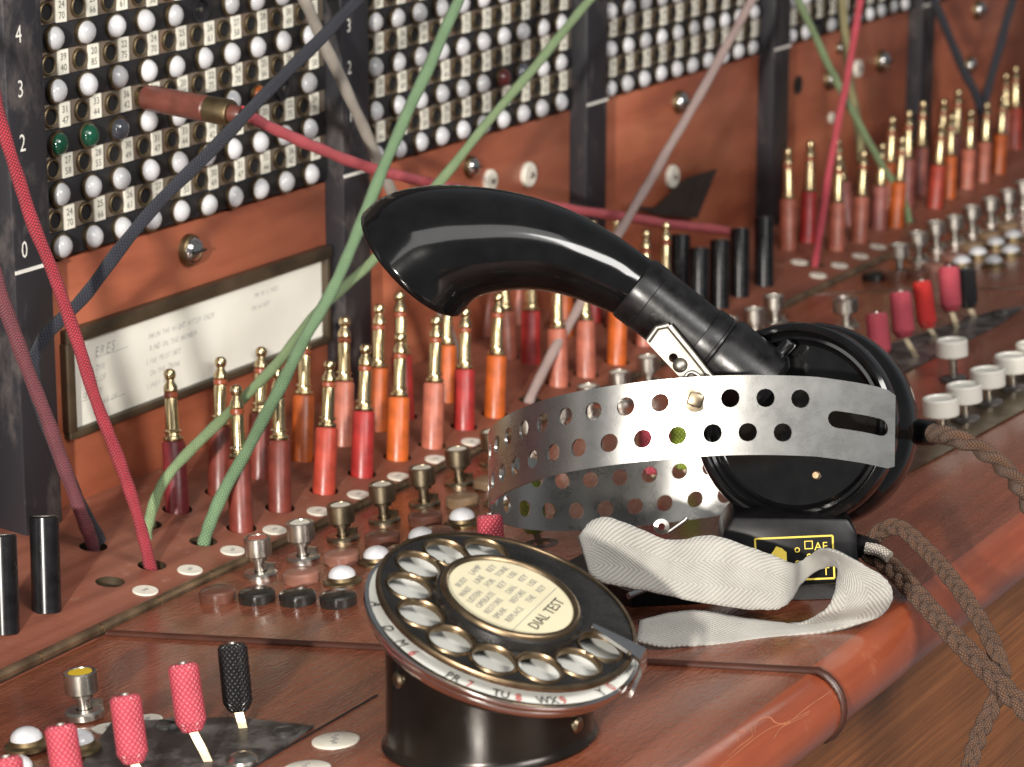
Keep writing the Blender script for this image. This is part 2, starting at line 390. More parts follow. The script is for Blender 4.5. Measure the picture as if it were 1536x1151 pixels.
def holed(outer, holes, to3, thick, mat=0, mb=None, wallmat=None, seg=20):
    """flat sheet with round holes (cx,cy,r); to3 maps (x,y,depth)"""
    bm = bmesh.new(); es = []
    def loop(ps):
        vs = [bm.verts.new((x, y, 0)) for x, y in ps]
        for i in range(len(vs)): es.append(bm.edges.new((vs[i], vs[(i + 1) % len(vs)])))
    loop(outer); circ = []
    for cx, cy, r in holes:
        c = [(cx + r * math.cos(2 * math.pi * k / seg), cy + r * math.sin(2 * math.pi * k / seg)) for k in range(seg)]
        loop(c); circ.append(c)
    bmesh.ops.triangle_fill(bm, edges=es, use_beauty=True)
    bm.verts.index_update()
    vs = [(v_.co.x, v_.co.y) for v_ in bm.verts]; fs = [[v_.index for v_ in f.verts] for f in bm.faces]; bm.free()
    mb = mb or MB()
    mb.add([to3(x, y, 0) for x, y in vs], fs, mat)
    for c in circ:
        n = len(c)
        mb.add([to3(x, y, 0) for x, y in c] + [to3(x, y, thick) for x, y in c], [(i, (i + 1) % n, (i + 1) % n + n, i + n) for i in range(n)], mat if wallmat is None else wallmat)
    n = len(outer)
    mb.add([to3(x, y, 0) for x, y in outer] + [to3(x, y, thick) for x, y in outer], [(i, (i + 1) % n, (i + 1) % n + n, i + n) for i in range(n)], mat)
    return mb

# ================================================================== THE SWITCHBOARD FACE
W = 0.18
board = thing('switchboard', 'tall wooden switchboard face with rows of white lamps and numbered jack strips', 'switchboard', Mx.Translation((0, 0, ZB)))
def bpart(mb, name, mats, parent=board, smooth=27):
    # geometry given in world coords; parent sits at (0,0,ZB)
    mb.v = [(x, y, z - ZB) for x, y, z in mb.v]
    return mb.build(name, mats, parent, smooth)
mb = MB(); mb.box((0.48, 0.012, 0.045), (1.50, 0.012, 0.27)); bpart(mb, 'back_board', 'stile_black', smooth=0)
LZ0, LDZ = 0.0027, 0.0161          # lamp rows
LX0, LDX = 0.1054 * W, 0.0849 * W
JX0 = LX0 - 0.0016
def stile(n):
    mb = MB(); mb.box(((n - .01) * W, -0.0012, 0.045 - .003), (.098 * W, 0.0144, 0.258), ch=.0008)
    st = bpart(mb, 'stile', 'stile_black')
    return st
stiles = [stile(n) for n in range(0, 7)]
def numeral(st, n, s, x, z, size):
    mb = MB(); text(mb, s, size, frame((x, -0.0086, z), (0, -1, 0), (1, 0, 0)), sx=.8); mb.v = [(a, b, c - ZB) for a, b, c in mb.v]
    mb.build('numeral', 'white_paint', st, 0)
for n, st in enumerate(stiles):
    if n < 6:
        mb = MB(); mb.box(((n - .01) * W, -0.0086, 0.0002), (.098 * W, 0.0004, 0.0011)); mb.v = [(a, b, c - ZB) for a, b, c in mb.v]
        mb.build('scale_line', 'white_paint', st, 0)
for (x, y, s) in ((28, 53, '4'), (31, 135, '3'), (34, 216, '2'), (37, 376, '0')):
    p = onY(x, y, -.0086); numeral(stiles[0], 0, s, p.x, p.z, .0075)
for (x, y, s) in ((521, 40, '3'), (522, 103, '2'), (524, 175, '1')):
    p = onY(x, y, -.0086); numeral(stiles[1], 1, s, p.x + .001, p.z, .0068)
# lamp caps and jacks: shared meshes
cap = MB(); cap.lathe([(.0036, 0), (.0040, .0006), (.0040, .0014)] + [(.0036 * math.cos(R(a)), .0015 + .0024 * math.sin(R(a))) for a in (0, 18, 36, 54, 72, 86)] + [(0, .0039)], 20)
CAPM = {}
for k in ('white_lamp', 'green_lamp', 'grey_lamp', 'amber_lamp', 'red_lamp'):
    c = MB(); c.lathe([(.0040, 0), (.0042, .0004), (.0042, .0012), (.0036, .0013)], 20, 1)
    c.lathe([(.0036, .0011)] + [(.00358 * math.cos(R(a)), .0013 + .0027 * math.sin(R(a))) for a in (0, 18, 36, 54, 72, 86)] + [(0, .0040)], 20, 0)
    CAPM[k] = mesh(c, 'lamp_cap', [k, 'dull_brass'], 40)
c = MB(); c.lathe([(.0040, 0), (.0042, .0004), (.0042, .0012), (.0033, .0012), (.0033, -.0004), (0, -.0004)], 20, 0)
c.lathe([(.0008, -.0004), (.0009, .0010), (0, .0014)], 10, 1)
CAPM['empty'] = mesh(c, 'lamp_cap', ['ebonite', 'nickel'], 40)
j = MB(); j.lathe([(.0033, 0), (.0033, .0008), (.0030, .0010), (.0025, .0008), (.0024, .0001), (0, .00008)], 20, 0)
j.m = [0 if (i % 5) < 3 else 1 for i in range(len(j.m))]
JM = mesh(j, 'jack', ['dull_brass', 'dark_hole'], 40)
LABM = []
for a, b in (('24', '70'), ('25', '66'), ('26', '61'), ('27', '58'), ('28', '55'), ('30', '49'), ('31', '47'), ('33', '44'), ('36', '42'), ('39', '40'), ('20', '85'), ('22', '75')):
    l = MB(); l.box((0, 0, .0003), (.0050, .0076, .0006)); 
    text(l, a, .0031, Mx.Translation((0, .0016, .00066)), 1); text(l, b, .0031, Mx.Translation((0, -.0018, .00066)), 1)
    LABM.append(mesh(l, 'number_label', ['label_ivory', 'ink'], 0))
FACE = Mx(((1, 0, 0, 0), (0, 0, -1, 0), (0, 1, 0, 0), (0, 0, 0, 1)))    # local z -> world -y
def onface(x, y, z): return Mx.Translation((x, y, z - ZB)) @ FACE
nl = nj = 0
SPECIAL = {(0, 2, 0): 'green_lamp', (0, 2, 1): 'green_lamp', (0, 2, 2): 'grey_lamp', (0, 2, 7): 'amber_lamp', (0, 4, 5): 'empty', (1, 1, 6): 'red_lamp', (1, 1, 7): 'grey_lamp', (3, 0, 2): 'empty', (0, 2, 8): 'empty'}
for bay in range(5):
    x0 = (bay + .04) * W; x1 = (bay + .94) * W; xm = (x0 + x1) / 2
    # wood field under the strips
    mb = MB(); mb.box((xm, 0.003, (ZB - .006 - .0025) / 2), (x1 - x0, .0075, -.0025 - (ZB - .006)), ch=.0004); bpart(mb, 'wood_panel', 'panel_wood')
    for k in range(0, 9):
        zl = LZ0 + LDZ * k
        vis = [jj for jj in range(10) if proj(V((bay * W + LX0 + jj * LDX, 0, zl)))[1] > -30 and proj(V((bay * W + LX0 + jj * LDX, 0, zl)))[0] < 1560]
        mb = MB(); mb.box((xm, 0.0025 + .0003 * (k % 2), zl), (x1 - x0, .0085, LDZ * .50), ch=.0003); mb.v = [(a, b, c - ZB) for a, b, c in mb.v]
        ls = mb.build('lamp_strip', 'lamp_strip_black', board)
        for jj in vis:
            kind = SPECIAL.get((bay, k, jj), 'white_lamp')
            o = link('lamp_cap', CAPM[kind], ls, onface(bay * W + LX0 + jj * LDX + random.uniform(-.0003, .0003), -.0019, zl + random.uniform(-.0003, .0003)) @ Mx.Rotation(random.uniform(-.12, .12), 4, 'X') @ Mx.Rotation(random.uniform(-.12, .12), 4, 'Y'))
            if kind == 'green_lamp': o['label'] = 'green lamp cap'
            elif kind == 'amber_lamp': o['label'] = 'amber lamp cap'
            elif kind == 'red_lamp': o['label'] = 'dark red lamp cap'
            nl += 1
        zj = zl + LDZ / 2
        mb = MB(); mb.box((xm, 0.003, zj), (x1 - x0, .0082, LDZ * .49), ch=.0003); mb.v = [(a, b, c - ZB) for a, b, c in mb.v]
        js = mb.build('jack_strip', 'jack_strip_brown', board)
        for jj in range(10):
            q = proj(V((bay * W + JX0 + jj * LDX, 0, zj)))
            if q[1] < -25 or q[0] > 1560: continue
            link('jack', JM, js, onface(bay * W + JX0 + jj * LDX, -.00112, zj))
            link('number_label', LABM[(jj + k * 3 + bay) % 12], js, onface(bay * W + JX0 + jj * LDX + .0072 + random.uniform(-.0002, .0002), -.00112, zj + random.uniform(-.0003, .0003)) @ Mx.Rotation(random.uniform(-.03, .03), 4, 'Z'))
            nj += 1
mb = MB(); mb.box((.48, .0018, .1395 + .012), (1.5, .008, .024), ch=.0004); bpart(mb, 'top_rail', 'stile_black')
# domed screws, bosses and tags on the wood field
dome = MB(); dome.lathe([(.0055, 0), (.0052, .002), (.0046, .0026)], 22, 1)
dome.lathe([(.0046, .0024)] + [(.0046 * math.cos(R(a)), .0024 + .0026 * math.sin(R(a))) for a in (5, 20, 40, 60, 80)] + [(0, .0050)], 22, 0)
dome.box((0, 0, .0049), (.007, .0007, .0006), 2)
DOME = mesh(dome, 'domed_screw', ['chrome', 'dull_brass', 'dark_hole'])
boss = MB(); boss.lathe([(.0045, 0), (.0045, .0012), (.0040, .0018), (0, .0020)], 22, 0); boss.lathe([(.0012, .0019), (.001, .0026), (0, .0027)], 10, 1)
BOSS = mesh(boss, 'round_boss', ['disc_ivory', 'nickel'])
YW = -.00075
for x, y, me_, s in ((282, 375, DOME, 1), (704, 250, DOME, .8), (733, 271, BOSS, 1), (790, 262, BOSS, 1.15), (1017, 153, DOME, .95), (1006, 265, BOSS, 1.15), (1243, 119, DOME, 1.0), (1258, 72, DOME, .55), (1285, 103, BOSS, 1.0), (1320, 92, DOME, 1.05), (1246, 177, BOSS, .6), (1465, 15, DOME, 1), (1452, 98, DOME, .9)):
    p = onY(x, y, YW); o = link('domed_screw' if me_ is DOME else 'round_boss', me_, board, onface(p.x, YW, p.z) @ Mx.Scale(s, 4))
p = onY(1196, 128, YW); mb = MB(); mb.lathe([(.0046, -.0001), (.0046, .0006), (.0039, .0006), (.0038, .00012), (0, .00012)], 18, 1); mb.m = [1 if (i % 4) > 1 else 0 for i in range(len(mb.m))]
mb.build('empty_socket', ['frame_dark', 'dark_hole'], board, 27, onface(p.x, YW, p.z))
# instruction card and its frame
cx0, cx1, cz0, cz1 = .0217, .1648, -.0576, -.0291
fr = MB()
fr.box(((cx0 + cx1) / 2, -.0022, cz1 + .0022), (cx1 - cx0 + .006, .0045, .0044), ch=.0005)
fr.box(((cx0 + cx1) / 2, -.0018, cz0 - .0012), (cx1 - cx0 + .006, .0038, .0026), ch=.0005)
fr.box((cx0 - .0018, -.0020, (cz0 + cz1) / 2), (.0036, .004, cz1 - cz0 + .0005), ch=.0005)
fr.box((cx1 + .0012, -.0020, (cz0 + cz1) / 2), (.0026, .004, cz1 - cz0 + .0005), ch=.0005)
fro = bpart(fr, 'card_frame', 'frame_dark')
cd_ = MB(); cd_.box(((cx0 + cx1) / 2, -.0011, (cz0 + cz1) / 2), (cx1 - cx0 + .001, .0005, cz1 - cz0 + .001)); cd_.v = [(a, b, c - ZB) for a, b, c in cd_.v]
rng = random.Random(3)
def hand(word, x, z, sz):
    for ch in word:
        M = Mx.Translation((0, 0, -ZB)) @ frame((x, -.00139, z + rng.uniform(-.06, .06) * sz), (0, -1, 0), (1, 0, rng.uniform(-.08, .14))) @ Mx(((1, .22, 0, 0), (0, 1, 0, 0), (0, 0, 1, 0), (0, 0, 0, 1)))
        text(cd_, ch, sz * rng.uniform(.88, 1.1), M, 1, sx=.85); x += sz * rng.uniform(.52, .66)
    return x + sz * .45
for x, z, sz, ws in ((.036, -.0352, .0046, ('ERES',)), (.031, -.0405, .0028, ('ON', 'THE')), (.030, -.0444, .0028, ('RING', 'OF')), (.029, -.0482, .0026, ('ONLY', 'OF')), (.036, -.0520, .0026, ('TAKE', 'OF')),
        (.064, -.0362, .0026, ('MAIN', 'THE', 'NIGHT', 'AFTER', 'EACH')), (.064, -.0403, .0026, ('RING', 'ON', 'THE', 'NUMBER')), (.062, -.0445, .0026, ('LINE', 'MUST', 'NOT')), (.064, -.0486, .0025, ('ON', 'THE', 'TRUNK')), (.062, -.0527, .0025, ('LINES', 'ALSO')), (.124, -.0345, .0025, ('MAIN', 'LINES')), (.122, -.0388, .0025, ('ON', 'NIGHT'))):
    for w_ in ws: x = hand(w_, x, z, sz)
for x, z, ww in ((.035, -.0370, .017), (.036, -.0522, .014), (.027, -.0496, .010)):
    cd_.box((x + ww / 2, -.00138, z - ZB), (ww, .00004, .00018), 1)
cd_.build('card', ['paper', 'pencil'], fro, 0)

# dark wedge-shaped sheet just in front of the panel
pts = [(1076, 254), (1046, 328), (985, 322), (942, 308), (985, 312), (1006, 293), (1032, 268)]
mb = MB(); base_ = [onY(x, y, -.006) for x, y in pts]; org = base_[2].copy(); org = V((org.x, -.004, org.z))
mb.prism([p - org for p in base_], V((0, .0012, 0)))
fl = mb.build('dark_wedge', 'wedge_black', board, 0, Mx.Translation(org - V((0, 0, ZB))))

# ================================================================== SHELVES
XA, XB = -0.42, 1.45
PLUGS = [  # base px, tip px, colour
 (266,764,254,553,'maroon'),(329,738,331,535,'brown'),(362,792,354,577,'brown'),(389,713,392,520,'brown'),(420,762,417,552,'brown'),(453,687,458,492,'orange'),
 (486,736,495,540,'coral'),(514,664,517,475,'salmon'),(543,711,549,516,'red'),(565,642,569,456,'orange'),(596,686,601,499,'orange'),(606,624,599,437,'red'),
 (648,668,655,474,'salmon'),(669,599,671,432,'orange'),(696,640,698,462,'red'),(742,622,748,439,'orange'),(761,535,756,430,'salmon'),(796,543,797,385,'red'),
 (837,576,835,405,'salmon'),(879,562,876,395,'salmon'),(925,543,930,380,'orange'),
 (728,500,729,345,'salmon'),(775,482,776,335,'salmon'),(846,500,846,350,'orange'),(889,480,890,330,'red'),
 (922,490,924,328,'salmon'),(966,515,969,345,'salmon'),(996,500,999,333,'salmon'),
 (1182,372,1182,222,'salmon'),(1211,361,1216,211,'red'),(1254,373,1258,232,'salmon'),(1270,335,1256,209,'mauve'),(1288,361,1296,226,'salmon'),(1317,342,1324,215,'mauve'),
 (1343,339,1354,205,'orange'),(1330,312,1339,175,'orange'),(1358,310,1364,165,'mauve'),(1378,289,1385,151,'mauve'),(1409,268,1416,149,'salmon'),(1402,310,1413,184,'coral'),
 (1422,295,1428,171,'orange'),(1431,268,1438,134,'mauve'),(1450,281,1457,165,'salmon'),(1474,271,1481,154,'salmon'),(1497,258,1505,144,'orange'),(1507,222,1509,110,'salmon'),(1521,222,1524,99,'coral')]
CORDH = [(140,820),(228,848),(305,812),(222,787),(795,600),(688,552),(1222,397),(1361,330),(165,873),(1470,240)]
holes = []
def s_of(y): return -y / math.cos(R(5))
def addhole(p, r):
    for h in holes:
        if math.hypot(h[0] - p.x, h[1] - s_of(p.y)) < h[2] + r + .0006: return
    holes.append((p.x, s_of(p.y), r))
for x, y in CORDH: addhole(S1(x, y), .0044)
for b in PLUGS: addhole(S1(b[0], b[1]), .0049)
SE = V((0, -math.cos(R(5)), -math.sin(R(5))))
to1 = lambda x, s_, t: V((x, 0, ZB)) + SE * s_ - N1 * t
LS = s_of(YH) - .0016
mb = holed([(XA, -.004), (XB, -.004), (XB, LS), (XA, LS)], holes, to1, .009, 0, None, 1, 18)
plug_shelf = struct(mb.build('plug_shelf', ['plug_shelf_wood', 'frame_dark'], None, 27), 'brown wooden plug shelf drilled with round cord holes')  # hole walls coloured dark to give the shade inside the holes
mb = MB(); mb.prism([V((XA, .0, ZB - .0095)), V((XB, 0, ZB - .0095)), V((XB, YH, z1(YH) - .0095)), V((XA, YH, z1(YH) - .0095))], V((0, 0, -.004)))
mb.build('under_board', 'dark_hole', plug_shelf, 0)
# ivory designation discs set in the plug shelf
di = MB(); di.lathe([(.0039, -.0002), (.0039, .0003), (.0036, .0005), (0, .0005)], 22, 0)
for k in (-1, 0, 1):
    di.box((k * .0008, 0, .00052), (.0005, .0012, .00005), 1)
DISC = mesh(di, 'designation_disc', ['disc_ivory', 'faint_ink'])
for x, y in ((218, 887), (285, 856), (349, 827), (412, 796), (478, 768), (538, 743), (598, 716), (654, 690), (708, 664), (1199, 394), (1227, 414), (1259, 399), (1290, 385), (1317, 371)):
    p = S1(x, y); link('designation_disc', DISC, plug_shelf, frame(p, N1) @ Mx.Rotation(random.uniform(-.4, .4), 4, 'Z'))
# brass piano hinge along the joint, one knuckle after another
HZ = z1(YH) + .0004
kn = MB(); kn.tube([(0, 0, 0), (.0265, 0, 0)], [.0017, .0017], 10); kn.tube([(.0265, 0, 0), (.0272, 0, 0)], [.0013, .0013], 10)
KN = mesh(kn, 'hinge_knuckle', 'old_brass')
hinge = thing('hinge', 'long brass hinge rod between the plug shelf and the key shelf', 'hinge', Mx.Translation((0, YH + .0006, HZ - .0021)))
for i in range(40):
    link('knuckle', KN, hinge, Mx.Translation((-.30 + i * .0272, 0, .0021)))
mb = MB(); mb.box((.4, .0024, .0012), (1.5, .0020, .0012)); mb.build('hinge_leaf', 'old_brass', hinge, 0)

# ---- key shelf (two hinged sections plus left lower section), rounded front rail, apron
YF = -0.2785
def key_panel(name, xl0, xl1, xr0, xr1, drop, mat='shelf_wood'):
    """top sheet from hinge to front; xl0/xl1 = left edge x at hinge / at front"""
    mb = MB(); y0, y1 = YH - .0018, YF
    def q(x, y): return V((x, y, z2(y) - drop))
    n = 10; top = []; 
    for i in range(n + 1):
        t = i / n; y = y0 + (y1 - y0) * t
        top.append((q(xl0 + (xl1 - xl0) * t, y), q(xr0 + (xr1 - xr0) * t, y)))
    # bullnose profile continuing from the front edge
    rad = .0095
    for i in range(1, 13):
        a = math.pi * i / 12
        y = y1 - rad * math.sin(a); dz = -rad + rad * math.cos(a)
        top.append((V((xl1, y, z2(y1) - drop + dz)), V((xr1, y, z2(y1) - drop + dz))))
    vs = []; fs = []
    for a, b in top: vs += [a, b]
    for i in range(len(top) - 1): fs.append((2 * i, 2 * i + 1, 2 * i + 3, 2 * i + 2))
    mb.add(vs, fs, 0)
    mb.m = [1 if i >= n else 0 for i in range(len(mb.m))]
    # side walls (thickness) on both ends
    for sd in (0, 1):
        loop = [t[sd] for t in top] + [V((top[0][sd].x, y0, z2(y0) - .02))]
        mb.add(loop, [tuple(range(len(loop)))], 2)
    return mb
sA, sB = S2(150, 946), S2(1190, 1001)
slope = (sB.x - sA.x) / (sB.y - sA.y)
xh0 = sA.x + (YH - sA.y) * slope; xf0 = sA.x + (YF - sA.y) * slope
G = .0008
right_panel = key_panel('key_shelf', xh0 + G, xf0 + G, XB, XB, 0.0).build('key_shelf', ['shelf_wood', 'rail_wood', 'edge_dark'], None, 35)
struct(right_panel, 'long varnished wooden key shelf with a rounded red front rail')
left_panel = key_panel('key_shelf', XA, XA, xh0 - G, xf0 - G, 0.0012).build('key_shelf', ['shelf_wood', 'rail_wood', 'edge_dark'], None, 35)
struct(left_panel, 'varnished wooden key shelf section under the dial')
# dark filler in the joint and a bead running along it and round the nosing
def along(y, dx=0.0, dz=0.0): return V((sA.x + (y - sA.y) * slope + dx, y, z2(y) + dz))
pts = [along(YH - .002 + (YF - YH + .002) * i / 12, -.0002, -.0008) for i in range(13)]
for i in range(1, 12):
    a = math.pi * i / 12; pts.append(V((xf0 - .0002, YF - .0097 * math.sin(a), z2(YF) - .0095 + .0099 * math.cos(a) - .0004)))
mb = MB(); mb.tube(pts, [.0012] * len(pts), 8); mb.build('joint_bead', 'edge_dark', right_panel, 60)
# second panel joint across at the right-hand section and small ledge line along X in the left section
def groove(pa, pb, wd, dep, name, parent, mat='dark_hole'):
    d = (pb - pa); n = d.cross(N2).normalized() * wd / 2
    mb = MB(); mb.prism([pa - n, pb - n, pb + n, pa + n], -N2 * dep); mb.build(name, mat, parent, 0)
up_ = N2 * .0003
groove(S2(1222, 441) + up_, S2(1560, 431) + up_, .0014, .001, 'panel_joint', right_panel, 'frame_dark')
pj = S2(565, 1037) - N2 * .0009; groove(pj, V((XA + .02, pj.y, pj.z)), .0006, .0008, 'panel_joint', left_panel)
def rail_hit(x, y):
    r_ = ray(x, y); cy_, cz_ = YF, z2(YF) - .0095 - .0012; oy, oz = CAM.y - cy_, CAM.z - cz_
    A = r_.y ** 2 + r_.z ** 2; B = 2 * (oy * r_.y + oz * r_.z); C_ = oy * oy + oz * oz - .0096 ** 2; D_ = B * B - 4 * A * C_
    if D_ < 0: return None
    return CAM + r_ * ((-B - math.sqrt(D_)) / (2 * A))
mb = MB()
for ln in ([(230,1151),(290,1095),(370,1030),(440,985),(510,960),(600,915)], [(260,1105),(310,1060),(360,1020),(350,985)], [(300,1040),(300,1000),(330,1000)], [(370,1005),(380,960),(430,940),(460,965),(510,970)], [(510,965),(590,900),(690,832)], [(450,1030),(480,985),(530,960),(600,925)]):
    ps = [rail_hit(1000 + a / 2.8, 740 + b / 2.8) for a, b in ln]; ps = [p for p in ps if p is not None]
    if len(ps) > 1: mb.tube(spline(ps, 4), .00010, 5)
mb.build('scratch', 'scratch_pale', left_panel, 60)
ap = MB(); ap.box(((XA + XB) / 2, YF + .004 + .006, z2(YF) - .019 - .10), (XB - XA, .012, .2006)); struct(ap.build('apron', 'apron_wood', None, 0), 'brown wooden apron under the front rail with slanting grain')

# ================================================================== PLUGS
PL = .0445
SL = {}
for k in ('orange', 'red', 'salmon', 'coral', 'brown', 'maroon', 'mauve'):
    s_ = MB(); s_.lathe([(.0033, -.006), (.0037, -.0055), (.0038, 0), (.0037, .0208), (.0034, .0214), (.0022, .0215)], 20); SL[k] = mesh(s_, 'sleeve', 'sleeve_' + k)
m_ = MB(); m_.lathe([(.0020, .0214), (.0031, .0216), (.0033, .0222), (.0031, .0229), (.0024, .0232), (.0023, .0240), (.0029, .0243), (.0029, .0248), (.0023, .0252), (.0021, .030), (.00205, .0345), (.0019, .0352)], 18)
SHANK = mesh(m_, 'shank', 'bright_brass')
m_ = MB(); m_.lathe([(.0019, .0351), (.00225, .0355), (.00225, .0366), (.0020, .0370)], 18); RING = mesh(m_, 'insulating_ring', 'insulator')
m_ = MB(); m_.lathe([(.0020, .0369), (.0023, .0374), (.0022, .0388), (.0014, .0403), (.0013, .0409), (.0018, .0417), (.0020, .0427), (.0017, .0438), (.0009, .0444), (0, .0445)], 18); TIP = mesh(m_, 'tip', 'bright_brass')
PNAME = {'orange': 'bright orange', 'red': 'deep red', 'salmon': 'salmon pink', 'coral': 'coral red', 'brown': 'shade-darkened brown', 'maroon': 'shade-darkened maroon', 'mauve': 'dusty mauve'}
def plug_label(bx, p, k):
    row = 'hinge side row' if p.y < -.042 else 'panel side row'
    if bx < 440: near = 'behind the green cords' if k != 'maroon' else 'in front of the instruction card'
    elif bx < 720: near = 'near the open end of the horn'
    elif bx < 1020: near = 'seen beneath or behind the horn'
    elif bx < 1300: near = 'around the far pink cord'
    else: near = 'in the far cluster below the navy cords'
    return PNAME[k] + ' sleeved plug ' + near + ', ' + row
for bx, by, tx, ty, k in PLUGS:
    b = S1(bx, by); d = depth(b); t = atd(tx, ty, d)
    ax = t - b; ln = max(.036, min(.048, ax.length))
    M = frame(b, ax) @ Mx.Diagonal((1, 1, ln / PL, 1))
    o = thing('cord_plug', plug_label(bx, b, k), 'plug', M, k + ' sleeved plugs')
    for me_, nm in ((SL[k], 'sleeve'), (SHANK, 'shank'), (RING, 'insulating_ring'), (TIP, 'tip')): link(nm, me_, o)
# collars of the holes are bare wood; bushing in the empty hole
p = S1(165, 873); mb = MB(); mb.lathe([(.0043, -.0058), (.0043, -.0045), (.0030, -.0045), (.0030, -.0058)], 20)
mb.build('bushing', 'nickel', plug_shelf, 27, frame(p, N1))

# ================================================================== CORDS (woven cotton)
def cord(pxs, r, mat, label, base=None, ys=None, group=None, anchor=True, seg=12):
    """pxs: pixel list from foot to top; ys: (y at foot, y at top) or list"""
    n = len(pxs); y0 = S1(*pxs[0]).y if base is None else base
    P3 = []
    for i, (x, y) in enumerate(pxs):
        if isinstance(ys, (list, tuple)): yy = ys[i]
        else: yy = y0 + (ys - y0) * i / (n - 1)
        P3.append(onY(x, y, yy))
    if base is None:
        q = P3[0].copy(); P3.insert(0, q - N1 * .008)
    if anchor:   # runs on up to a jack above
        P3.append(V((P3[-1].x + (P3[-1].x - P3[-2].x) * .6, -.02, P3[-1].z + .03)))
        P3.append(V((P3[-1].x + .004, -.006, P3[-1].z + .006)))
    o = P3[0].copy(); mb = MB(); SP = spline(P3, 10); ph = [random.uniform(0, 6.28) for _ in range(6)]; L_ = 0
    for i in range(1, len(SP) - 1):
        L_ += (SP[i] - SP[i - 1]).length; e_ = min(1, i / 8, (len(SP) - 1 - i) / 8)
        SP[i] = SP[i] + (cr * (math.sin(L_ * 95 + ph[0]) + .6 * math.sin(L_ * 210 + ph[1])) + cd * (math.sin(L_ * 80 + ph[2]) + .5 * math.sin(L_ * 240 + ph[3]))) * .00016 * e_
    mb.tube([p - o for p in SP], [r * (1 + .05 * math.sin(i * 1.3 + ph[4]) + .04 * math.sin(i * .47 + ph[5])) for i in range(len(SP))], seg)
    ob = mb.build('patch_cord', mat, None, 60, Mx.Translation(o)); tag(ob, label, 'cord', group); return ob
cord([(138,820),(120,765),(80,655),(32,530),(-8,410),(-60,260),(-110,120)], .0021, 'cord_maroon', 'dusky maroon woven cord rising past the black stile', ys=-.054)
cord([(226,848),(192,730),(150,615),(100,468),(42,310),(-2,175),(-60,10)], .0019, 'cord_crimson', 'crimson red woven cord rising beside the maroon one', ys=-.054)
cord([(150,812),(112,740),(72,640),(50,560),(66,508),(130,440),(230,313),(352,190),(470,68),(545,-8),(620,-80)], .0020, 'cord_navy', 'thick navy black cord crossing diagonally in front of the jack field', ys=[-.030,-.028,-.027,-.027,-.029,-.034,-.044,-.052,-.052,-.05,-.045], base=-.030)
cord([(688,552),(668,480),(640,410),(590,292),(540,182),(490,72),(452,-10),(420,-90)], .0021, 'cord_silver', 'silver grey woven cord slanting behind the green cords', ys=-.022)
cord([(306,812),(330,752),(398,622),(456,512),(502,428),(547,320),(612,168),(692,-8),(735,-100)], .0020, 'cord_green', 'thick sage green cord rising steeply to the top of the board', ys=-.056)
cord([(222,787),(250,716),(328,634),(410,552),(482,462),(566,383),(690,235),(800,102),(892,-8),(960,-90)], .0017, 'cord_light_green', 'pale green cord passing behind the black horn mouthpiece', ys=[-.0375,-.040,-.043,-.045,-.047,-.048,-.047,-.046,-.044,-.043])
cord([(795,600),(832,525),(872,452),(940,330),(1002,225),(1062,120),(1132,-8),(1180,-95)], .0019, 'cord_mauve', 'pinkish grey cord emerging below the black horn mouthpiece', ys=-.040)
cord([(1222,397),(1240,282),(1258,180),(1275,95),(1292,-8),(1305,-90)], .0017, 'cord_pink', 'bright pink cord rising between the far salmon plugs', ys=-.035)
cord([(1363,332),(1350,290),(1330,258),(1290,190),(1250,112),(1193,-8),(1150,-95)], .0017, 'cord_light_green', 'pale green cord crossing the pink cord at the far plugs', ys=-.034)
cord([(1292,330),(1292,250),(1285,180),(1272,95),(1262,-8),(1255,-90)], .0021, 'cord_olive', 'dull olive cord hanging against the far wood panel', ys=-.010)
cord([(1478,262),(1476,200),(1466,150),(1440,92),(1396,-8),(1360,-80)], .0023, 'cord_navy', 'navy cord leaning toward the dark stile above the far orange plugs', ys=-.014)
cord([(1472,250),(1474,200),(1478,150),(1496,82),(1522,-8),(1545,-80)], .0023, 'cord_navy', 'navy cord leaning away from the dark stile above the far orange plugs', ys=-.020)
# plug pushed into a jack, with its rose cord trailing along the board
jx = JX0 + 3 * LDX; jz = LZ0 + LDZ * 2.5
o = thing('inserted_plug', 'brown sleeved plug pushed into a jack with brass ferrule and rose cord', 'plug', Mx.Translation((jx, -.0015, jz)) @ FACE @ Mx.Rotation(R(4), 4, 'X'))
mb = MB(); mb.lathe([(.0022, -.001), (.0033, .0002), (.0033, .0016), (.0038, .0018)], 20); mb.build('collar', 'bright_brass', o)
mb = MB(); mb.lathe([(.0030, .0016), (.0040, .0020), (.0042, .004), (.0042, .0255), (.0038, .0262), (.003, .0263)], 20); mb.build('sleeve', 'sleeve_jackbrown', o)
mb = MB(); mb.lathe([(.003, .0262), (.0042, .0263), (.0043, .0345), (.0040, .0352), (.0028, .0353)], 20); mb.build('ferrule', 'dull_brass', o)
mb = MB(); mb.lathe([(.0029, .035), (.0028, .0375), (.002, .039)], 16); mb.build('cord_stub', 'sleeve_jackbrown', o)
cord([(362,167),(386,180),(450,211),(520,240),(640,274),(800,304),(930,325),(1040,341),(1096,350),(1110,380)], .0019, 'cord_rose', 'long rose pink cord trailing along the board from the inserted plug', base=-.040, ys=[-.040,-.041,-.040,-.037,-.033,-.030,-.030,-.030,-.028,-.02], anchor=False)

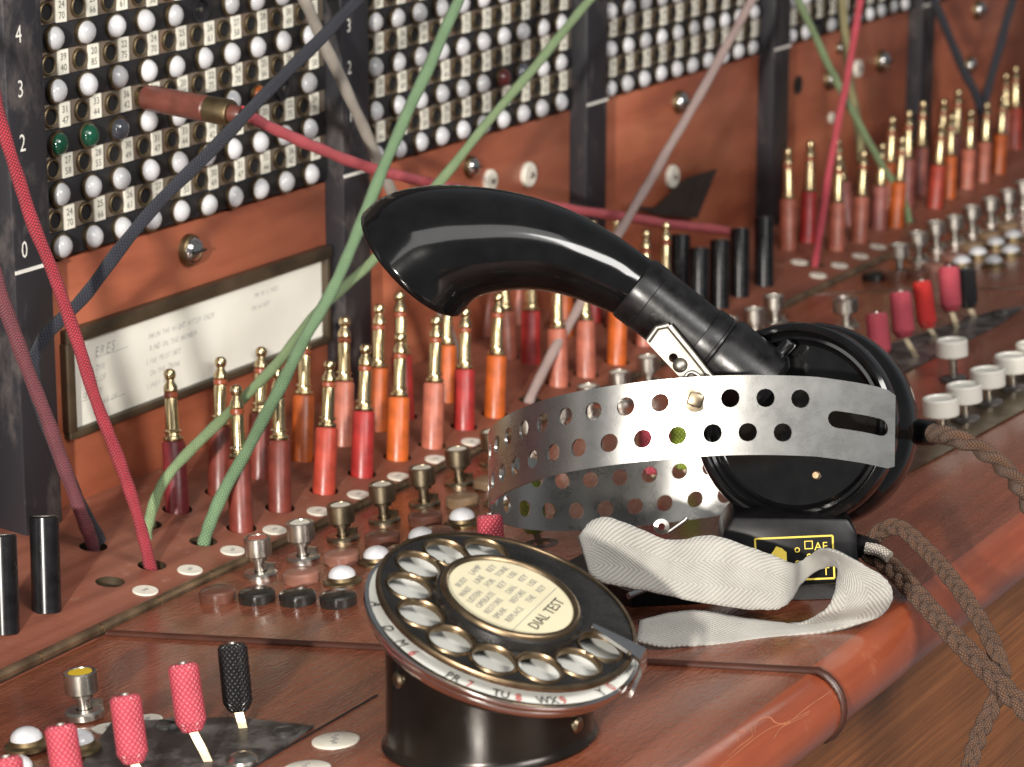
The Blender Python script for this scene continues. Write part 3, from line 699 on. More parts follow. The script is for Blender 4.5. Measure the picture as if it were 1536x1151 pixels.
# ================================================================== BLACK PUSH RODS on the plug shelf
def rod(top, foot, r, label, group=None):
    b = S1(*foot); t = atd(*top, depth(b)); ln = (t - b).length
    o = thing('push_rod', label, 'push button', frame(b, t - b), group)
    mb = MB(); mb.lathe([(r, -.001), (r, ln - .0005), (r - .0005, ln), (r * .80, ln)], 24); mb.build('body', 'black_button', o)
    mb = MB(); mb.lathe([(r * .80, ln - .0003), (r * .78, ln + .0001), (0, ln + .0001)], 24); mb.build('end_cap', 'button_end', o)
rod((66, 774), (70, 914), .0043, 'black cylindrical rod standing beside the foot of the maroon cord')
rod((2, 802), (7, 946), .0043, 'black cylindrical rod cut by the frame, next to a matching rod')
for t, f in (((1049, 372), (1048, 474)), ((1080, 360), (1079, 460)), ((1110, 343), (1109, 443)), ((1146, 326), (1146, 427))):
    rod(t, f, .0042, 'black cylindrical rod in the row of four past the horn', 'row of black rods past the horn')
rod((1021, 352), (1020, 446), .0042, 'black cylindrical rod half hidden behind the row of four')

# ================================================================== KNOBS, CAPS, LAMPS AND LEVER KEYS on the key shelf
def knob(top, foot, label, inlay=None, rp=.0043, group=None, mats='tarnished_nickel'):
    b = S2(*foot); d = depth(b); t = atd(*top, d); ln = (t - b).length
    o = thing('plunger_knob', label, 'push button', frame(b, N2), group)
    mb = MB(); mb.lathe([(.0052, -.0005), (.0052, .0010), (.0047, .0016), (.0022, .0016)], 24)
    mb.box((.0049, 0, .0018), (.0012, .004, .002)); mb.build('base', mats, o)
    mb = MB(); mb.lathe([(.0017, .0014), (.0017, ln - .0068)], 18); mb.build('stem', mats, o)
    mb = MB(); mb.lathe([(.0017, ln - .0072), (.0028, ln - .0071), (.0029, ln - .0060), (rp - .0003, ln - .0058), (rp, ln - .0055), (rp, ln - .0003), (rp * .94, ln), (rp * .78, ln - .0001), (rp * .76, ln - .0005), (0, ln - .0005)], 24)
    c = mb.build('cap', mats, o)
    if inlay:
        mb = MB(); mb.lathe([(rp * .75, ln - .0005), (rp * .70, ln - .0002), (0, ln - .0002)], 20); mb.build('inlay', inlay, o)
    return o
knob((380, 804), (391, 864), 'nickel plunger knob with a dull red top', 'red_inlay', mats='nickel', rp=.0041)
knob((447, 781), (455, 840), 'bright nickel plunger knob next to the red topped one', 'disc_ivory', mats='nickel')
NEXT = 'tarnished plunger knob in the row along the brass hinge'
for t, f in (((507, 755), (515, 810)), ((569, 724), (577, 783)), ((629, 699), (637, 758)), ((684, 671), (690, 727)), ((737, 645), (742, 697))):
    knob(t, f, NEXT, 'disc_ivory', group='tarnished knobs along the hinge')
for t, f in (((790, 622), (796, 672)), ((838, 600), (843, 650)), ((880, 577), (885, 628)), ((927, 556), (931, 603)), ((970, 533), (974, 580)), ((1092, 476), (1095, 516)), ((1131, 462), (1133, 500)), ((1161, 442), (1163, 486))):
    knob(t, f, 'bright nickel plunger knob behind the headset along the hinge', 'disc_ivory', mats='nickel', group='nickel knobs behind the headset')
for t, f in (((1345, 366), (1350, 414)), ((1375, 348), (1378, 392)), ((1403, 332), (1405, 374)), ((1433, 324), (1433, 364)), ((1457, 309), (1459, 350)), ((1485, 297), (1487, 335)), ((1511, 285), (1513, 322)), ((1534, 272), (1536, 309))):
    knob(t, f, 'slender nickel plunger knob in the far row below the orange plugs', 'disc_ivory', mats='nickel', rp=.0046, group='nickel knobs in the far row')
knob((118, 1004), (127, 1072), 'nickel plunger knob with a yellow top beside the white lamps', 'yellow_inlay', mats='nickel', rp=.0044)
knob((1265, 446), (1270, 492), 'single nickel plunger knob beside the far red lever keys', None, mats='nickel', rp=.0052)
# round caps
capmesh = {}
for k in ('disc_black', 'disc_brown', 'disc_pink', 'disc_tan'):
    c = MB(); c.lathe([(.0052, -.0003), (.0054, .0006), (.0054, .0026), (.0050, .0032), (.0038, .0037), (0, .0039)], 26); capmesh[k] = mesh(c, 'round_cap', k)
lamp = MB(); lamp.lathe([(.0058, -.0003), (.0058, .0006), (.0045, .0011), (.0044, .0022), (.0038, .0022)], 24, 1)
lamp.lathe([(.0041, .0018)] + [(.0041 * math.cos(R(a)), .0022 + .0030 * math.sin(R(a))) for a in (2, 18, 36, 54, 72, 86)] + [(0, .0052)], 24, 0)
dm = MB(); dm.lathe([(.0041, .0018)] + [(.0041 * math.cos(R(a)), .0022 + .0030 * math.sin(R(a))) for a in (2, 18, 36, 54, 72, 86)] + [(0, .0052)], 24, 0); LDM = mesh(dm, 'lens', 'white_lamp')
rm = MB(); rm.lathe([(.0058, -.0003), (.0058, .0006), (.0045, .0011), (.0044, .0022), (.0038, .0022)], 24, 0); LRM = mesh(rm, 'bezel', 'dull_brass')
def rcap(px, k, label, group=None):
    p = S2(*px); o = link('round_cap', capmesh[k], None, frame(p, N2)); tag(o, label, 'cap', group)
def slamp(px, label, group=None):
    p = S2(*px); o = thing('shelf_lamp', label, 'lamp', frame(p, N2), group); link('bezel', LRM, o); link('lens', LDM, o)
rcap((327, 900), 'disc_brown', 'flat brown round cap at the end of the row of black caps')
for x, y in ((386, 902), (447, 904), (508, 907)): rcap((x, y), 'disc_black', 'flat black round cap in the row beside the dial', 'black caps beside the dial')
for x, y in ((453, 872), (513, 844)): rcap((x, y), 'disc_pink', 'pinkish brown round cap beside the nickel plunger knobs', 'pinkish caps')
for x, y in ((574, 815), (638, 785), (603, 838), (655, 810)): rcap((x, y), 'disc_brown', 'dark brown round cap in front of the tarnished knobs', 'brown caps')
for x, y in ((694, 758), (735, 732), (790, 705)): rcap((x, y), 'disc_tan', 'tan round cap beside the tip of the steel headband', 'tan caps')
for x, y in ((514, 874), (566, 844), (633, 815), (694, 786), (752, 756)): slamp((x, y), 'white domed shelf lamp between the round caps and the dial', 'white lamps behind the dial')
for x, y in ((41, 1120), (118, 1124), (26, 1164)): slamp((x, y), 'white domed lamp in brass bezel beside the red lever keys', 'white lamps by the red keys')
for x, y in ((1443, 400), (1467, 387), (1494, 372), (1520, 361), (1490, 400), (1516, 384)): slamp((x, y), 'white domed lamp among caps beyond the far red keys', 'far white lamps')
for x, y, k in ((1457, 374, 'disc_tan'), (1511, 344, 'disc_tan'), (1399, 406, 'disc_pink'), (1311, 420, 'disc_black'), (1375, 416, 'disc_brown'), (1428, 392, 'disc_pink'), (1484, 358, 'disc_tan'), (1342, 420, 'disc_brown')):
    rcap((x, y), k, 'small round cap among the far knobs and lamps', 'far round caps')
# lever keys
def lever(top, bot, foot, mat, label, group=None, r=.0038, lower=True):
    b = S2(*foot) - N2 * (.0012 if foot[0] < 560 and foot[1] > 950 else 0); d = depth(b); t = atd(*top, d); h = atd(*bot, d); ax = (t - h); ln = ax.length
    o = thing('lever_key', label, 'key', Mx.Translation(b), group)
    mb = MB(); mb.lathe([(.0020, 0), (.0026, .0004), (r, .0026), (r, ln - .0009), (r - .0007, ln - .0001), (r * .80, ln)], 26, 0)
    mb.lathe([(r * .80, ln), (r * .6, ln + .0001), (0, ln + .0001)], 26, 0)
    hd = mb.build('handle', mat, o, 27, frame(h - b, ax))
    mb = MB(); mb.lathe([(.0012, ln), (.0011, ln + .0005), (0, ln + .0006)], 12); mb.build('pin', 'nickel', hd)
    s_ = cr * .0011; mid = (h - b) * .55 + (t - h).normalized() * .0
    th = cf * .0009
    mb = MB()
    for p, q in ((V((0, 0, 0)) - N2 * .0012, mid - (h - b) * .12), (mid - (h - b) * .12, (h - b) + ax.normalized() * .0008)):
        mb.add([p - s_ - th, p + s_ - th, q + s_ - th, q - s_ - th, p - s_ + th, p + s_ + th, q + s_ + th, q - s_ + th], [(0, 1, 2, 3), (7, 6, 5, 4), (0, 4, 5, 1), (1, 5, 6, 2), (2, 6, 7, 3), (3, 7, 4, 0)])
    mb.build('stem', 'tarnished_nickel', o, 0)
    mb = MB(); mb.lathe([(.0052, -.0014), (.0052, .0002), (.0030, .0002), (.0028, -.001)], 20); mb.build('escutcheon', 'plate_black', o, 27, frame((0, 0, 0), N2))
lever((274, 996), (289, 1098), (316, 1138), 'knurl_red', 'red knurled lever key leaning next to the black key')
lever((187, 1043), (201, 1146), (226, 1182), 'knurl_red', 'red knurled lever key in front of a white lamp and a small disc', 'left red lever keys')
lever((90, 1088), (106, 1190), (132, 1222), 'knurl_red', 'red knurled lever key in front of a white lamp and a small disc', 'left red lever keys')
lever((8, 1136), (24, 1236), (48, 1268), 'knurl_red', 'red knurled lever key end beside two white domed lamps')
lever((348, 966), (358, 1068), (366, 1088), 'knurl_black', 'black lever key standing on the dark metal plate')
lever((734, 772), (741, 862), (756, 884), 'knurl_red', 'red lever key half hidden behind the dial')
lever((795, 722), (802, 800), (812, 815), 'knurl_green', 'green lever key under the loop of the steel headband')
lever((975, 640), (980, 712), (992, 734), 'knurl_red', 'red lever key seen through the headband holes')
lever((1022, 628), (1027, 704), (1040, 724), 'knurl_green', 'green lever key seen past the round black case')
FK = 'pink red lever key in the far group beside the white buttons'
lever((1314, 470), (1321, 536), (1327, 552), 'knurl_red', FK, 'far lever keys', r=.0042)
lever((1350, 438), (1356, 507), (1377, 538), 'knurl_red', FK, 'far lever keys', r=.0042)
lever((1382, 422), (1392, 493), (1406, 508), 'knurl_scarlet', 'glossy scarlet lever key in the far group')
lever((1423, 400), (1427, 468), (1436, 494), 'knurl_red', FK, 'far lever keys', r=.0042)
lever((1449, 403), (1453, 463), (1463, 478), 'knurl_black', 'black lever key at the end of the far group')
# dark metal plates under the lever keys
def plate(pxs, name, label, drop=0.0, mat='plate_black', th=.0007, cat='plate'):
    P = [S2(x, y) - N2 * drop for x, y in pxs]; o0 = P[0].copy()
    mb = MB(); mb.prism([p - o0 + N2 * th for p in P], -N2 * (th - .0001)); tag(mb.build(name, mat, None, 0, Mx.Translation(o0)), label, cat)
plate([(168, 1079), (350, 1073), (470, 1086), (378, 1146), (300, 1196), (60, 1230)], 'key_plate', 'scuffed dark metal plate under the left red lever keys', .0012)
plate([(1280, 560), (1300, 530), (1490, 468), (1535, 462), (1500, 488), (1330, 572)], 'key_plate', 'scuffed dark metal plate under the far lever keys')
plate([(1375, 662), (1398, 630), (1580, 528), (1600, 582), (1400, 692), (1360, 712)], 'button_plate', 'long brass edged plate under the white push buttons', 0, 'tarnished_nickel')
def pscrew(px, drop, r):
    p = S2(*px) + N2 * (.0007 - drop); s_ = MB(); s_.lathe([(r, -.0002), (r, .0005), (r - .0006, .0011), (0, .0012)], 18, 0); s_.box((0, 0, .0012), (r * 1.5, .0005, .0004), 1)
    s_.build('plate_screw', ['plate_black', 'dark_hole'], left_panel if px[0] < 600 else right_panel, 27, frame(p, N2) @ Mx.Rotation(random.uniform(0, 3), 4, 'Z'))
for px in ((428, 1097), (252, 1086)): pscrew(px, .0012, .0034)
for px in ((1500, 474), (1310, 556)): pscrew(px, 0, .0032)
# white push buttons
def wbutton(top, capb, foot, r, label, group=None):
    b = S2(*foot) + N2 * .0007; d = depth(b); t = atd(*top, d); c = atd(*capb, d); ln = (t - b).dot(N2); lc = ln - .0062
    o = thing('push_button', label, 'push button', frame(b, N2), group)
    mb = MB(); mb.lathe([(r - .0004, lc), (r, lc + .0004), (r, ln - .0006), (r * .94, ln), (r * .80, ln), (r * .76, ln - .0006), (0, ln - .0010)], 28); mb.lathe([(0, lc + .0001), (r * .96, lc)], 28); mb.build('cap', 'white_plastic', o)
    mb = MB(); mb.lathe([(.0016, .0003), (.0016, lc + .0003)], 16); mb.build('stem', 'nickel', o)
    mb = MB(); mb.lathe([(.0050, 0), (.0050, .0008), (.0042, .0012), (.0016, .0012)], 22); mb.build('washer', 'plate_black', o)
wbutton((1421, 507), (1421, 537), (1430, 572), .0058, 'white push button standing apart on the wood beside the red lever keys')
for t, c, f in (((1406, 594), (1406, 627), (1413, 650)), ((1442, 574), (1442, 605), (1448, 632)), ((1477, 551), (1477, 580), (1483, 608)), ((1513, 530), (1513, 560), (1519, 586)), ((1544, 512), (1544, 541), (1551, 565))):
    wbutton(t, c, f, .0062, 'white push button in the row on the brass edged plate', 'row of white push buttons')
# large ivory ovals with writing on the left section
big = MB(); big.lathe([(.0060, -.0002), (.0060, .0003), (.0056, .0005), (0, .0005)], 28, 0)
for k in range(5): big.box(((k - 2) * .0014, .0006 * (k % 2), .00052), (.0009, .0013, .00005), 1)
BIG = mesh(big, 'designation_disc', ['disc_ivory', 'faint_ink'])
for x, y, me_ in ((503, 1105, BIG), (459, 1148, BIG), (161, 1087, DISC), (221, 1074, DISC)):
    link('designation_disc', me_, left_panel, frame(S2(x, y) - N2 * .0012, N2) @ Mx.Rotation(.5, 4, 'Z'))
mb = MB(); mb.lathe([(.0042, 0), (.0040, .0008), (.0028, .0018), (.0010, .0022), (0, .0022)], 22); p = S2(363, 1139)
mb.build('plate_screw', 'nickel', left_panel, 27, frame(p - N2 * .0006, N2))

# ================================================================== THE DIAL
DC = atd(760, 915, .697)                              # centre of the finger wheel
tt, aa = R(20), R(-8)
DN = V((math.sin(tt) * math.sin(aa), -math.sin(tt) * math.cos(aa), math.cos(tt)))
DBo = DC - cr * .0042; DB = V((DBo.x, DBo.y, z2(DBo.y) - .0012))
dial = thing('telephone_dial', 'rotary dial with ten finger holes and cream centre card on a round metal mount', 'dial', Mx.Translation(DB))
DF = frame(DC - DB, DN, cr)                           # local x to camera right
RW = .0324
DFi = DF.inverted()
def dial_px(x, y, h=0.0):
    p = onplane(x, y, DC + DN * h, DN) - DB; q = DFi @ p; return q
# mount: upright tube cut by the slanting dial plane
rb = .0255; mb = MB(); seg = 56; vs = []; fs = []
def top_z(x, y, off): # local to DB: height where the plane off below the wheel is met
    c = DC - DB - DN * off; return c.z - ((x - c.x) * DN.x + (y - c.y) * DN.y) / DN.z
rings = [(1.045, 0.0), (1.05, .0008), (1.02, .0016), (1.0, .003)]
ncol = len(rings) + 2
for i in range(seg):
    a = 2 * math.pi * i / seg; cx_, sy_ = math.cos(a), math.sin(a)
    for f_, z_ in rings:
        x, y = rb * f_ * cx_, rb * f_ * sy_; vs.append((x, y, z_ - y * math.tan(R(5)) - .0012 * 0))
    for off in (.0125, .0095):
        x, y = rb * cx_, rb * sy_; vs.append((x, y, max(top_z(x, y, off), .0035 - y * math.tan(R(5)))))
for i in range(seg):
    j2 = (i + 1) % seg
    for k in range(ncol - 1): fs.append((i * ncol + k, j2 * ncol + k, j2 * ncol + k + 1, i * ncol + k + 1))
mb.add(vs, fs); mb.build('mount', 'dial_body', dial)
mb = MB(); mb.lathe([(.0270, -.0115), (.0290, -.0110), (.0325, -.0085), (.0335, -.0070), (.0333, -.0060), (.0345, -.0052), (.0350, -.0042), (.0347, -.0034), (.0338, -.0032), (.0337, -.0035)], 64)
mb.build('bezel', 'chrome', dial, 50, DF)
mb = MB(); mb.lathe([(.0340, -.0040), (.0339, -.0034), (0, -.0032)], 64); npl = mb.build('number_plate', 'dial_plate_white', dial, 50, DF)
hp = [(659, 819), (721, 814), (617, 840), (601, 877), (615, 919), (662, 961), (728, 994), (802, 1007), (870, 1002), (910, 978)]
angs = sorted(math.degrees(math.atan2(dial_px(x, y).y, dial_px(x, y).x)) for x, y in hp)
print('dial hole angles', [round(a) for a in angs], [round(dial_px(x, y).length * 1000, 1) for x, y in hp])
A0 = -math.degrees(0) ; a_first = math.degrees(math.atan2(dial_px(910, 978).y, dial_px(910, 978).x)); a_last = math.degrees(math.atan2(dial_px(721, 814).y, dial_px(721, 814).x))
if a_last > 0: a_last -= 360
stepa = (a_last - a_first) / 9
print('first', a_first, 'last', a_last, 'step', stepa)
RH, rh = .0246, .0056
HA = [R(a_first + stepa * k) for k in range(10)]
hl = [(RH * math.cos(a), RH * math.sin(a), rh) for a in HA]
outer = [(RW * math.cos(2 * math.pi * k / 72), RW * math.sin(2 * math.pi * k / 72)) for k in range(72)]
mb = holed(outer, hl, lambda x, y, t: V((x, y, .0006 - t)), .0012, 0, None, 0, 24)
mb.build('finger_wheel', 'dial_black', dial, 27, DF)
mb = MB(); mb.lathe([(RW - .0007, .0005), (RW - .0006, .0010), (RW + .0002, .0010), (RW + .0006, .0004), (RW + .0004, -.0006)], 72); mb.build('wheel_rim', 'dial_rim_brass', dial, 50, DF)
rim = MB(); rim.lathe([(rh - .0003, -.0006), (rh - .0003, .0006), (rh, .0011), (rh + .0004, .0011), (rh + .0006, .0006)], 24); RIM = mesh(rim, 'finger_hole_rim', 'dial_rim_brass')
for x, y, _ in hl: link('finger_hole_rim', RIM, dial, DF @ Mx.Translation((x, y, 0)))
mb = MB(); mb.lathe([(.0190, .0005), (.0188, .0016), (.0183, .0030), (.0174, .0036)], 56); hub = mb.build('hub', 'dial_black', dial, 27, DF)
mb = MB(); mb.lathe([(.0177, .0030), (.0176, .0042), (.0170, .0047), (.0163, .0046), (.0158, .0039)], 56); mb.build('card_ring', 'dial_rim_brass', dial, 50, DF)
card = MB(); card.lathe([(.0162, .0036), (.0, .0037)], 48, 0)
# text block on the card, turned as in the photo
TA = math.atan2(dial_px(870, 862).y - dial_px(800, 930).y, dial_px(870, 862).x - dial_px(800, 930).x)
CM = Mx.Rotation(TA, 4, 'Z')
def ctext(s, size, x, y, mat=1): text(card, s, size, CM @ Mx.Translation((x, y, .00382)), mat, sx=.95)
ctext('DIAL TEST', .0040, .0004, -.0098, 1)
card.box((0, -.0066, .0038), (.0265, .00018, .00004), 2, CM)
rows_ = [(.0118, ('BUSY', 'LAMP')), (.0092, ('WAIT', 'LINE', 'KEY')), (.0066, ('LISTEN', 'FOR', 'TONE')), (.0040, ('OPERATE', 'KEY', 'USE')), (.0014, ('RESTORE', 'DIAL', 'KEY')), (-.0012, ('SPEAK', 'BEFORE', 'USE')), (-.0040, ('REPLACE', 'THE', 'KEY'))]
for y, ws in rows_:
    tot = sum(len(w_) for w_ in ws) * .00165 + (len(ws) - 1) * .0014; x = -tot / 2
    for w_ in ws:
        ww = len(w_) * .00165; text(card, w_, .0023, CM @ Mx.Translation((x + ww / 2, y, .00382)), 2, sx=.95); x += ww + .0014
card.build('centre_card', ['card_cream', 'ink', 'faint_ink'], dial, 0, DF)
# letters and red figures round the number plate
lt = MB()
for k, (s, d_) in enumerate(zip(('', 'ABC', 'DEF', 'GHI', 'JKL', 'MN', 'PRS', 'TUV', 'WXY', 'O'), '1234567890')):
    a = HA[9 - k]; q = lambda r_, da: Mx.Rotation(a + da, 4, 'Z') @ Mx.Translation((r_, 0, -.00325)) @ Mx.Rotation(math.pi / 2, 4, 'Z')
    text(lt, s, .0030, q(RH + .0012, 0), 0, sx=.8) if k in (1, 2, 3, 9) else None
mbr = MB()
for k, (s, d_) in enumerate((('M', '6'), ('PR', '7'), ('TU', '8'), ('WX', '9'), ('Y', '0'), ('D', ''), ('A', ''))):
    px = ((600, 975), (685, 1025), (760, 1052), (830, 1056), (905, 1038), (578, 952), (562, 915))[k]
    e = dial_px(*px, -.0036); a = math.atan2(e.y, e.x)
    for s_, da, mt in ((s, -.045, 0), (d_, .085, 1)):
        if s_:
            M = Mx.Rotation(a + da, 4, 'Z') @ Mx.Translation((.0326, 0, -.0030)) @ Mx.Rotation(math.pi / 2, 4, 'Z'); text(mbr, s_, .0040, M, mt, sx=.8)
lt.build('lettering', ['ink'], npl, 0); mbr.build('lettering', ['ink', 'red_ink'], npl, 0)
# finger stop: bent strap over the wheel
P = [DF @ V((*dial_px(x, y, h).xy, h)) for x, y, h in ((888, 940, .0035), (915, 955, .0026), (945, 972, .0024), (964, 984, .0022))]
P += [P[-1] + (DF.to_3x3() @ V((.0008, -.0012, -.0030))), P[-1] + (DF.to_3x3() @ V((-.0004, -.004, -.0085)))]
mb = MB(); nn = DF.to_3x3() @ V((.3, 1, 0)).normalized(); vs = []
for i, p in enumerate(P):
    wd = (.0008, .0016, .0024, .0030, .0028, .0020)[i]; t_ = (DF.to_3x3() @ V((0, 0, 1))) * .0005 if i < 4 else (DF.to_3x3() @ V((.8, -.5, .1)).normalized()) * .0005
    vs += [p - nn * wd + t_, p + nn * wd + t_, p + nn * wd - t_, p - nn * wd - t_]
fs = [(0, 1, 2, 3), tuple(len(vs) - 4 + k for k in (3, 2, 1, 0))]
for i in range(len(P) - 1):
    for k in range(4): fs.append((i * 4 + k, i * 4 + (k + 1) % 4, (i + 1) * 4 + (k + 1) % 4, (i + 1) * 4 + k))
mb.add(vs, fs); mb.build('finger_stop', 'chrome', dial, 30)
for x, y in ((598, 1020), (865, 1088)):
    p = onplane(x, y, DB + V((0, 0, .006)), cf); 
    # put the screw on the tube wall: walk along the ray to the cylinder
    r_ = ray(x, y); A = r_.x ** 2 + r_.y ** 2; ox, oy = CAM.x - DB.x, CAM.y - DB.y; B = 2 * (ox * r_.x + oy * r_.y); C_ = ox * ox + oy * oy - rb * rb; D_ = B * B - 4 * A * C_
    if D_ > 0:
        t_ = (-B - math.sqrt(D_)) / (2 * A); p = CAM + r_ * t_; n_ = V((p.x - DB.x, p.y - DB.y, 0)).normalized()
        s_ = MB(); s_.lathe([(.0021, -.0003), (.0021, .0004), (.0014, .0010), (0, .0012)], 14); s_.build('mount_screw', 'tarnished_nickel', dial, 27, frame(p - DB, n_, (0, 0, 1)))

# ================================================================== THE HEADSET
DH = .800
hb = S2(1180, 889)
head = thing('operator_headset', 'black operator headset with curved horn mouthpiece, perforated steel headband and white webbing strap', 'headset', Mx.Translation(hb))
HI = Mx.Translation(-hb)
def hbuild(mb, name, mats, smooth=27, parent=head):
    mb.v = [tuple(V(p) - hb) for p in mb.v]; return mb.build(name, mats, parent, smooth)
# horn: sections given by upper and lower contour
sec = [((548, 316), (692, 472), 20), ((568, 299), (712, 449), 15), ((600, 286), (736, 440), 10), ((648, 278), (764, 436), 6), ((708, 279), (794, 435), 3), ((778, 290), (829, 439), 0), ((848, 312), (866, 449), 0), ((912, 345), (897, 461), 0), ((960, 378), (914, 468), 0), ((990, 400), (928, 474), 0)]
DHN = .800
def horn_secs(scale, lo, hi):
    out = []
    tops = spline([V((a[0], a[1], c)) for a, b, c in sec], 4); bots = spline([V((b[0], b[1], c)) for a, b, c in sec], 4)
    for T_, B_ in zip(tops, bots):
        c = atd((T_.x + B_.x) / 2, (T_.y + B_.y) / 2, DHN); u = atd(T_.x, T_.y, DHN) - c; r_ = u.length; al = R(max(0, T_.z))
        mimg = u.normalized().cross(-cf); # in image plane, across
        if mimg.dot(-cr) < 0: mimg = -mimg
        wv = (-cf * math.cos(al) + mimg * math.sin(al))
        out.append((c, u * scale, wv * r_ * scale))
    return out[lo:hi]
def loft(mb, secs, seg=36, flip=False):
    vs = []
    for c, u, w_ in secs:
        for k in range(seg):
            a = 2 * math.pi * k / seg; vs.append(c + u * math.cos(a) + w_ * math.sin(a))
    fs = []
    for i in range(len(secs) - 1):
        for k in range(seg):
            j2 = (k + 1) % seg; fs.append((i * seg + k, i * seg + j2, (i + 1) * seg + j2, (i + 1) * seg + k))
    mb.add(vs, fs)
mb = MB(); so = horn_secs(1.0, 0, 99); si = horn_secs(.93, 0, 30)
seg = 40
si[0] = (si[0][0], si[0][1], si[0][2])
loft(mb, so, seg); loft(mb, si, seg)
a_ = [so[0][0] + so[0][1] * math.cos(2 * math.pi * k / seg) + so[0][2] * math.sin(2 * math.pi * k / seg) for k in range(seg)]
b_ = [si[0][0] + si[0][1] * math.cos(2 * math.pi * k / seg) + si[0][2] * math.sin(2 * math.pi * k / seg) for k in range(seg)]
mid_ = [(p + q) / 2 + (so[0][0] - so[3][0]).normalized() * .0006 for p, q in zip(a_, b_)]
mb.add(a_ + mid_ + b_, [(k, (k + 1) % seg, (k + 1) % seg + seg, k + seg) for k in range(seg)] + [(k + seg, (k + 1) % seg + seg, (k + 1) % seg + 2 * seg, k + 2 * seg) for k in range(seg)])
c, u, w_ = si[-1]; mb.add([c + u * math.cos(2 * math.pi * k / seg) + w_ * math.sin(2 * math.pi * k / seg) for k in range(seg)], [tuple(range(seg))])
hbuild(mb, 'horn_mouthpiece', 'bakelite', 60)
# tube and socket between horn and case
pa = atd(950, 430, DHN); pb = atd(1146, 583, DHN); ax = (pb - pa); L = ax.length; Mt = frame(pa, ax, -cf)
mm = lambda px: px * DHN / F
mb = MB(); mb.lathe([(mm(46), -.0005), (mm(52), .0002), (mm(53), .0012), (mm(53), L * .12), (mm(52), L * .125), (mm(51.5), L * .52), (mm(50), L * .53)], 40, 0, Mt); hbuild(mb, 'tube', 'bakelite_satin', 30)
mb = MB(); mb.lathe([(mm(50), L * .50), (mm(54), L * .505), (mm(55), L * .53), (mm(55), L * .60), (mm(53), L * .605), (mm(53), L * .62), (mm(58), L * .63), (mm(60), L * .66), (mm(60), L * 1.0), (mm(50), L * 1.04), (0, L * 1.05)], 40, 0, Mt); hbuild(mb, 'socket', 'bakelite_satin', 30)
# round case
cn = (-cf * math.cos(R(19)) - cr * math.sin(R(19)) - cd * .03).normalized()
cc = atd(1190, 637, DH)
Mc = frame(cc, cn, cr)
q_ = 0.0285
prof = [(0, -.0360), (.0230, -.0360), (.0268, -.0352), (.0288, -.0328), (.0296, -.0295), (.0296, -.0205), (.0287, -.0178), (.0272, -.0165), (.0266, -.0145), (.0267, -.0115), (.0281, -.0095), (.0287, -.0070), (.0288, -.0020), (.0282, .0002), (.0271, .0010), (.0263, .0008), (.0259, -.0002), (.0256, -.0020), (.0249, -.0026), (.0240, -.0024), (.0236, -.0034), (.0225, -.0042), (0, -.0046)]
mb = MB(); mb.lathe(prof, 80, 0, Mc); hbuild(mb, 'round_case', 'bakelite', 35)
p = atd(1221, 713, DH - .001); mb = MB(); mb.lathe([(.0013, 0), (.0013, .0012), (.0009, .0016), (0, .0016)], 14, 0, frame(p + cn * -.0035, cn)); hbuild(mb, 'case_screw', 'old_brass')
mb = MB(); mb.box((0, 0, 0), (.0035, .016, .0035), 0, frame(atd(1158, 543, DH - .001), cn, cr + cd * .9), ch=.0008); hbuild(mb, 'bracket', 'bakelite')
# base block with label
def px_prism(mb, pxs, d, back, mat=0):
    mb.prism([atd(x, y, d) for x, y in pxs], back, mat)
fwd = V((cf.x, cf.y, 0)).normalized()
mb = MB()
bm = bmesh.new(); fr_ = [(1078, 889), (1084, 800), (1100, 776), (1272, 778), (1286, 800), (1292, 892)]
tmp = MB(); px_prism(tmp, fr_, DH - .006, fwd * .016)
vv = [bm.verts.new(p) for p in tmp.v]
for f in tmp.f: bm.faces.new([vv[i] for i in f])
bmesh.ops.bevel(bm, geom=list(bm.edges), offset=.0012, segments=2, affect='EDGES', profile=.5); mb.bm(bm)
hbuild(mb, 'base_block', 'block_black', 30)
lab = MB(); fx = (atd(1250, 803, DH - .006) - atd(1135, 808, DH - .006)); fz = (-cf).copy(); LM = frame(atd(1192, 838, DH - .0062), (-cf), fx)
wl, hl_ = .0215, .0118
for x, y, a, b in ((0, hl_ / 2, wl, .0005), (0, -hl_ / 2, wl, .0005), (-wl / 2, 0, .0005, hl_), (wl / 2, 0, .0005, hl_)): lab.box((x, y, .0001), (a, b, .0001), 0, LM)
em = [(-.0066, -.0030), (-.0068, .0012), (-.0056, .0026), (-.0050, .0036), (-.0034, .0030), (-.0022, .0018), (-.0022, -.0030)]
lab.prism([LM @ V((x, y, .0001)) for x, y in em], -cf * .0001)
lab.m = [0] * len(lab.m)
for x, y, s in ((.0008, .0026, 'o'), (.0008, -.0010, 'o'), (.0040, .0034, '\u25a1'), (.0040, .0000, '8'), (.0066, .0030, 'A'), (.0085, .0030, 'E'), (.0066, -.0006, '24'), (.0085, -.004, 'T'), (.003, -.004, 'L')):
    text(lab, s, .0032, LM @ Mx.Translation((x, y, .0002)), 0)
hbuild(lab, 'printed_label', ['yellow_print'], 0)
# breast plate lying on the shelf behind the dial
Pp = [S2(x, y) for x, y in ((848, 868), (948, 912), (1060, 906), (1286, 898), (1290, 872), (1060, 858), (950, 858), (880, 850))]
mb = MB(); mb.prism([p + N2 * .0045 for p in Pp], -N2 * .0043); hbuild(mb, 'breast_plate', 'block_black', 0)
mb = MB(); mb.tube([S2(944, 918) + N2 * .0045, S2(985, 905) + N2 * .0052, S2(1048, 896) + N2 * .0055], .0009, 10); hbuild(mb, 'wire_rod', 'chrome')
# perforated steel headband
PIT = .0094; HR = .0025; BW = .0214; HC = .0092
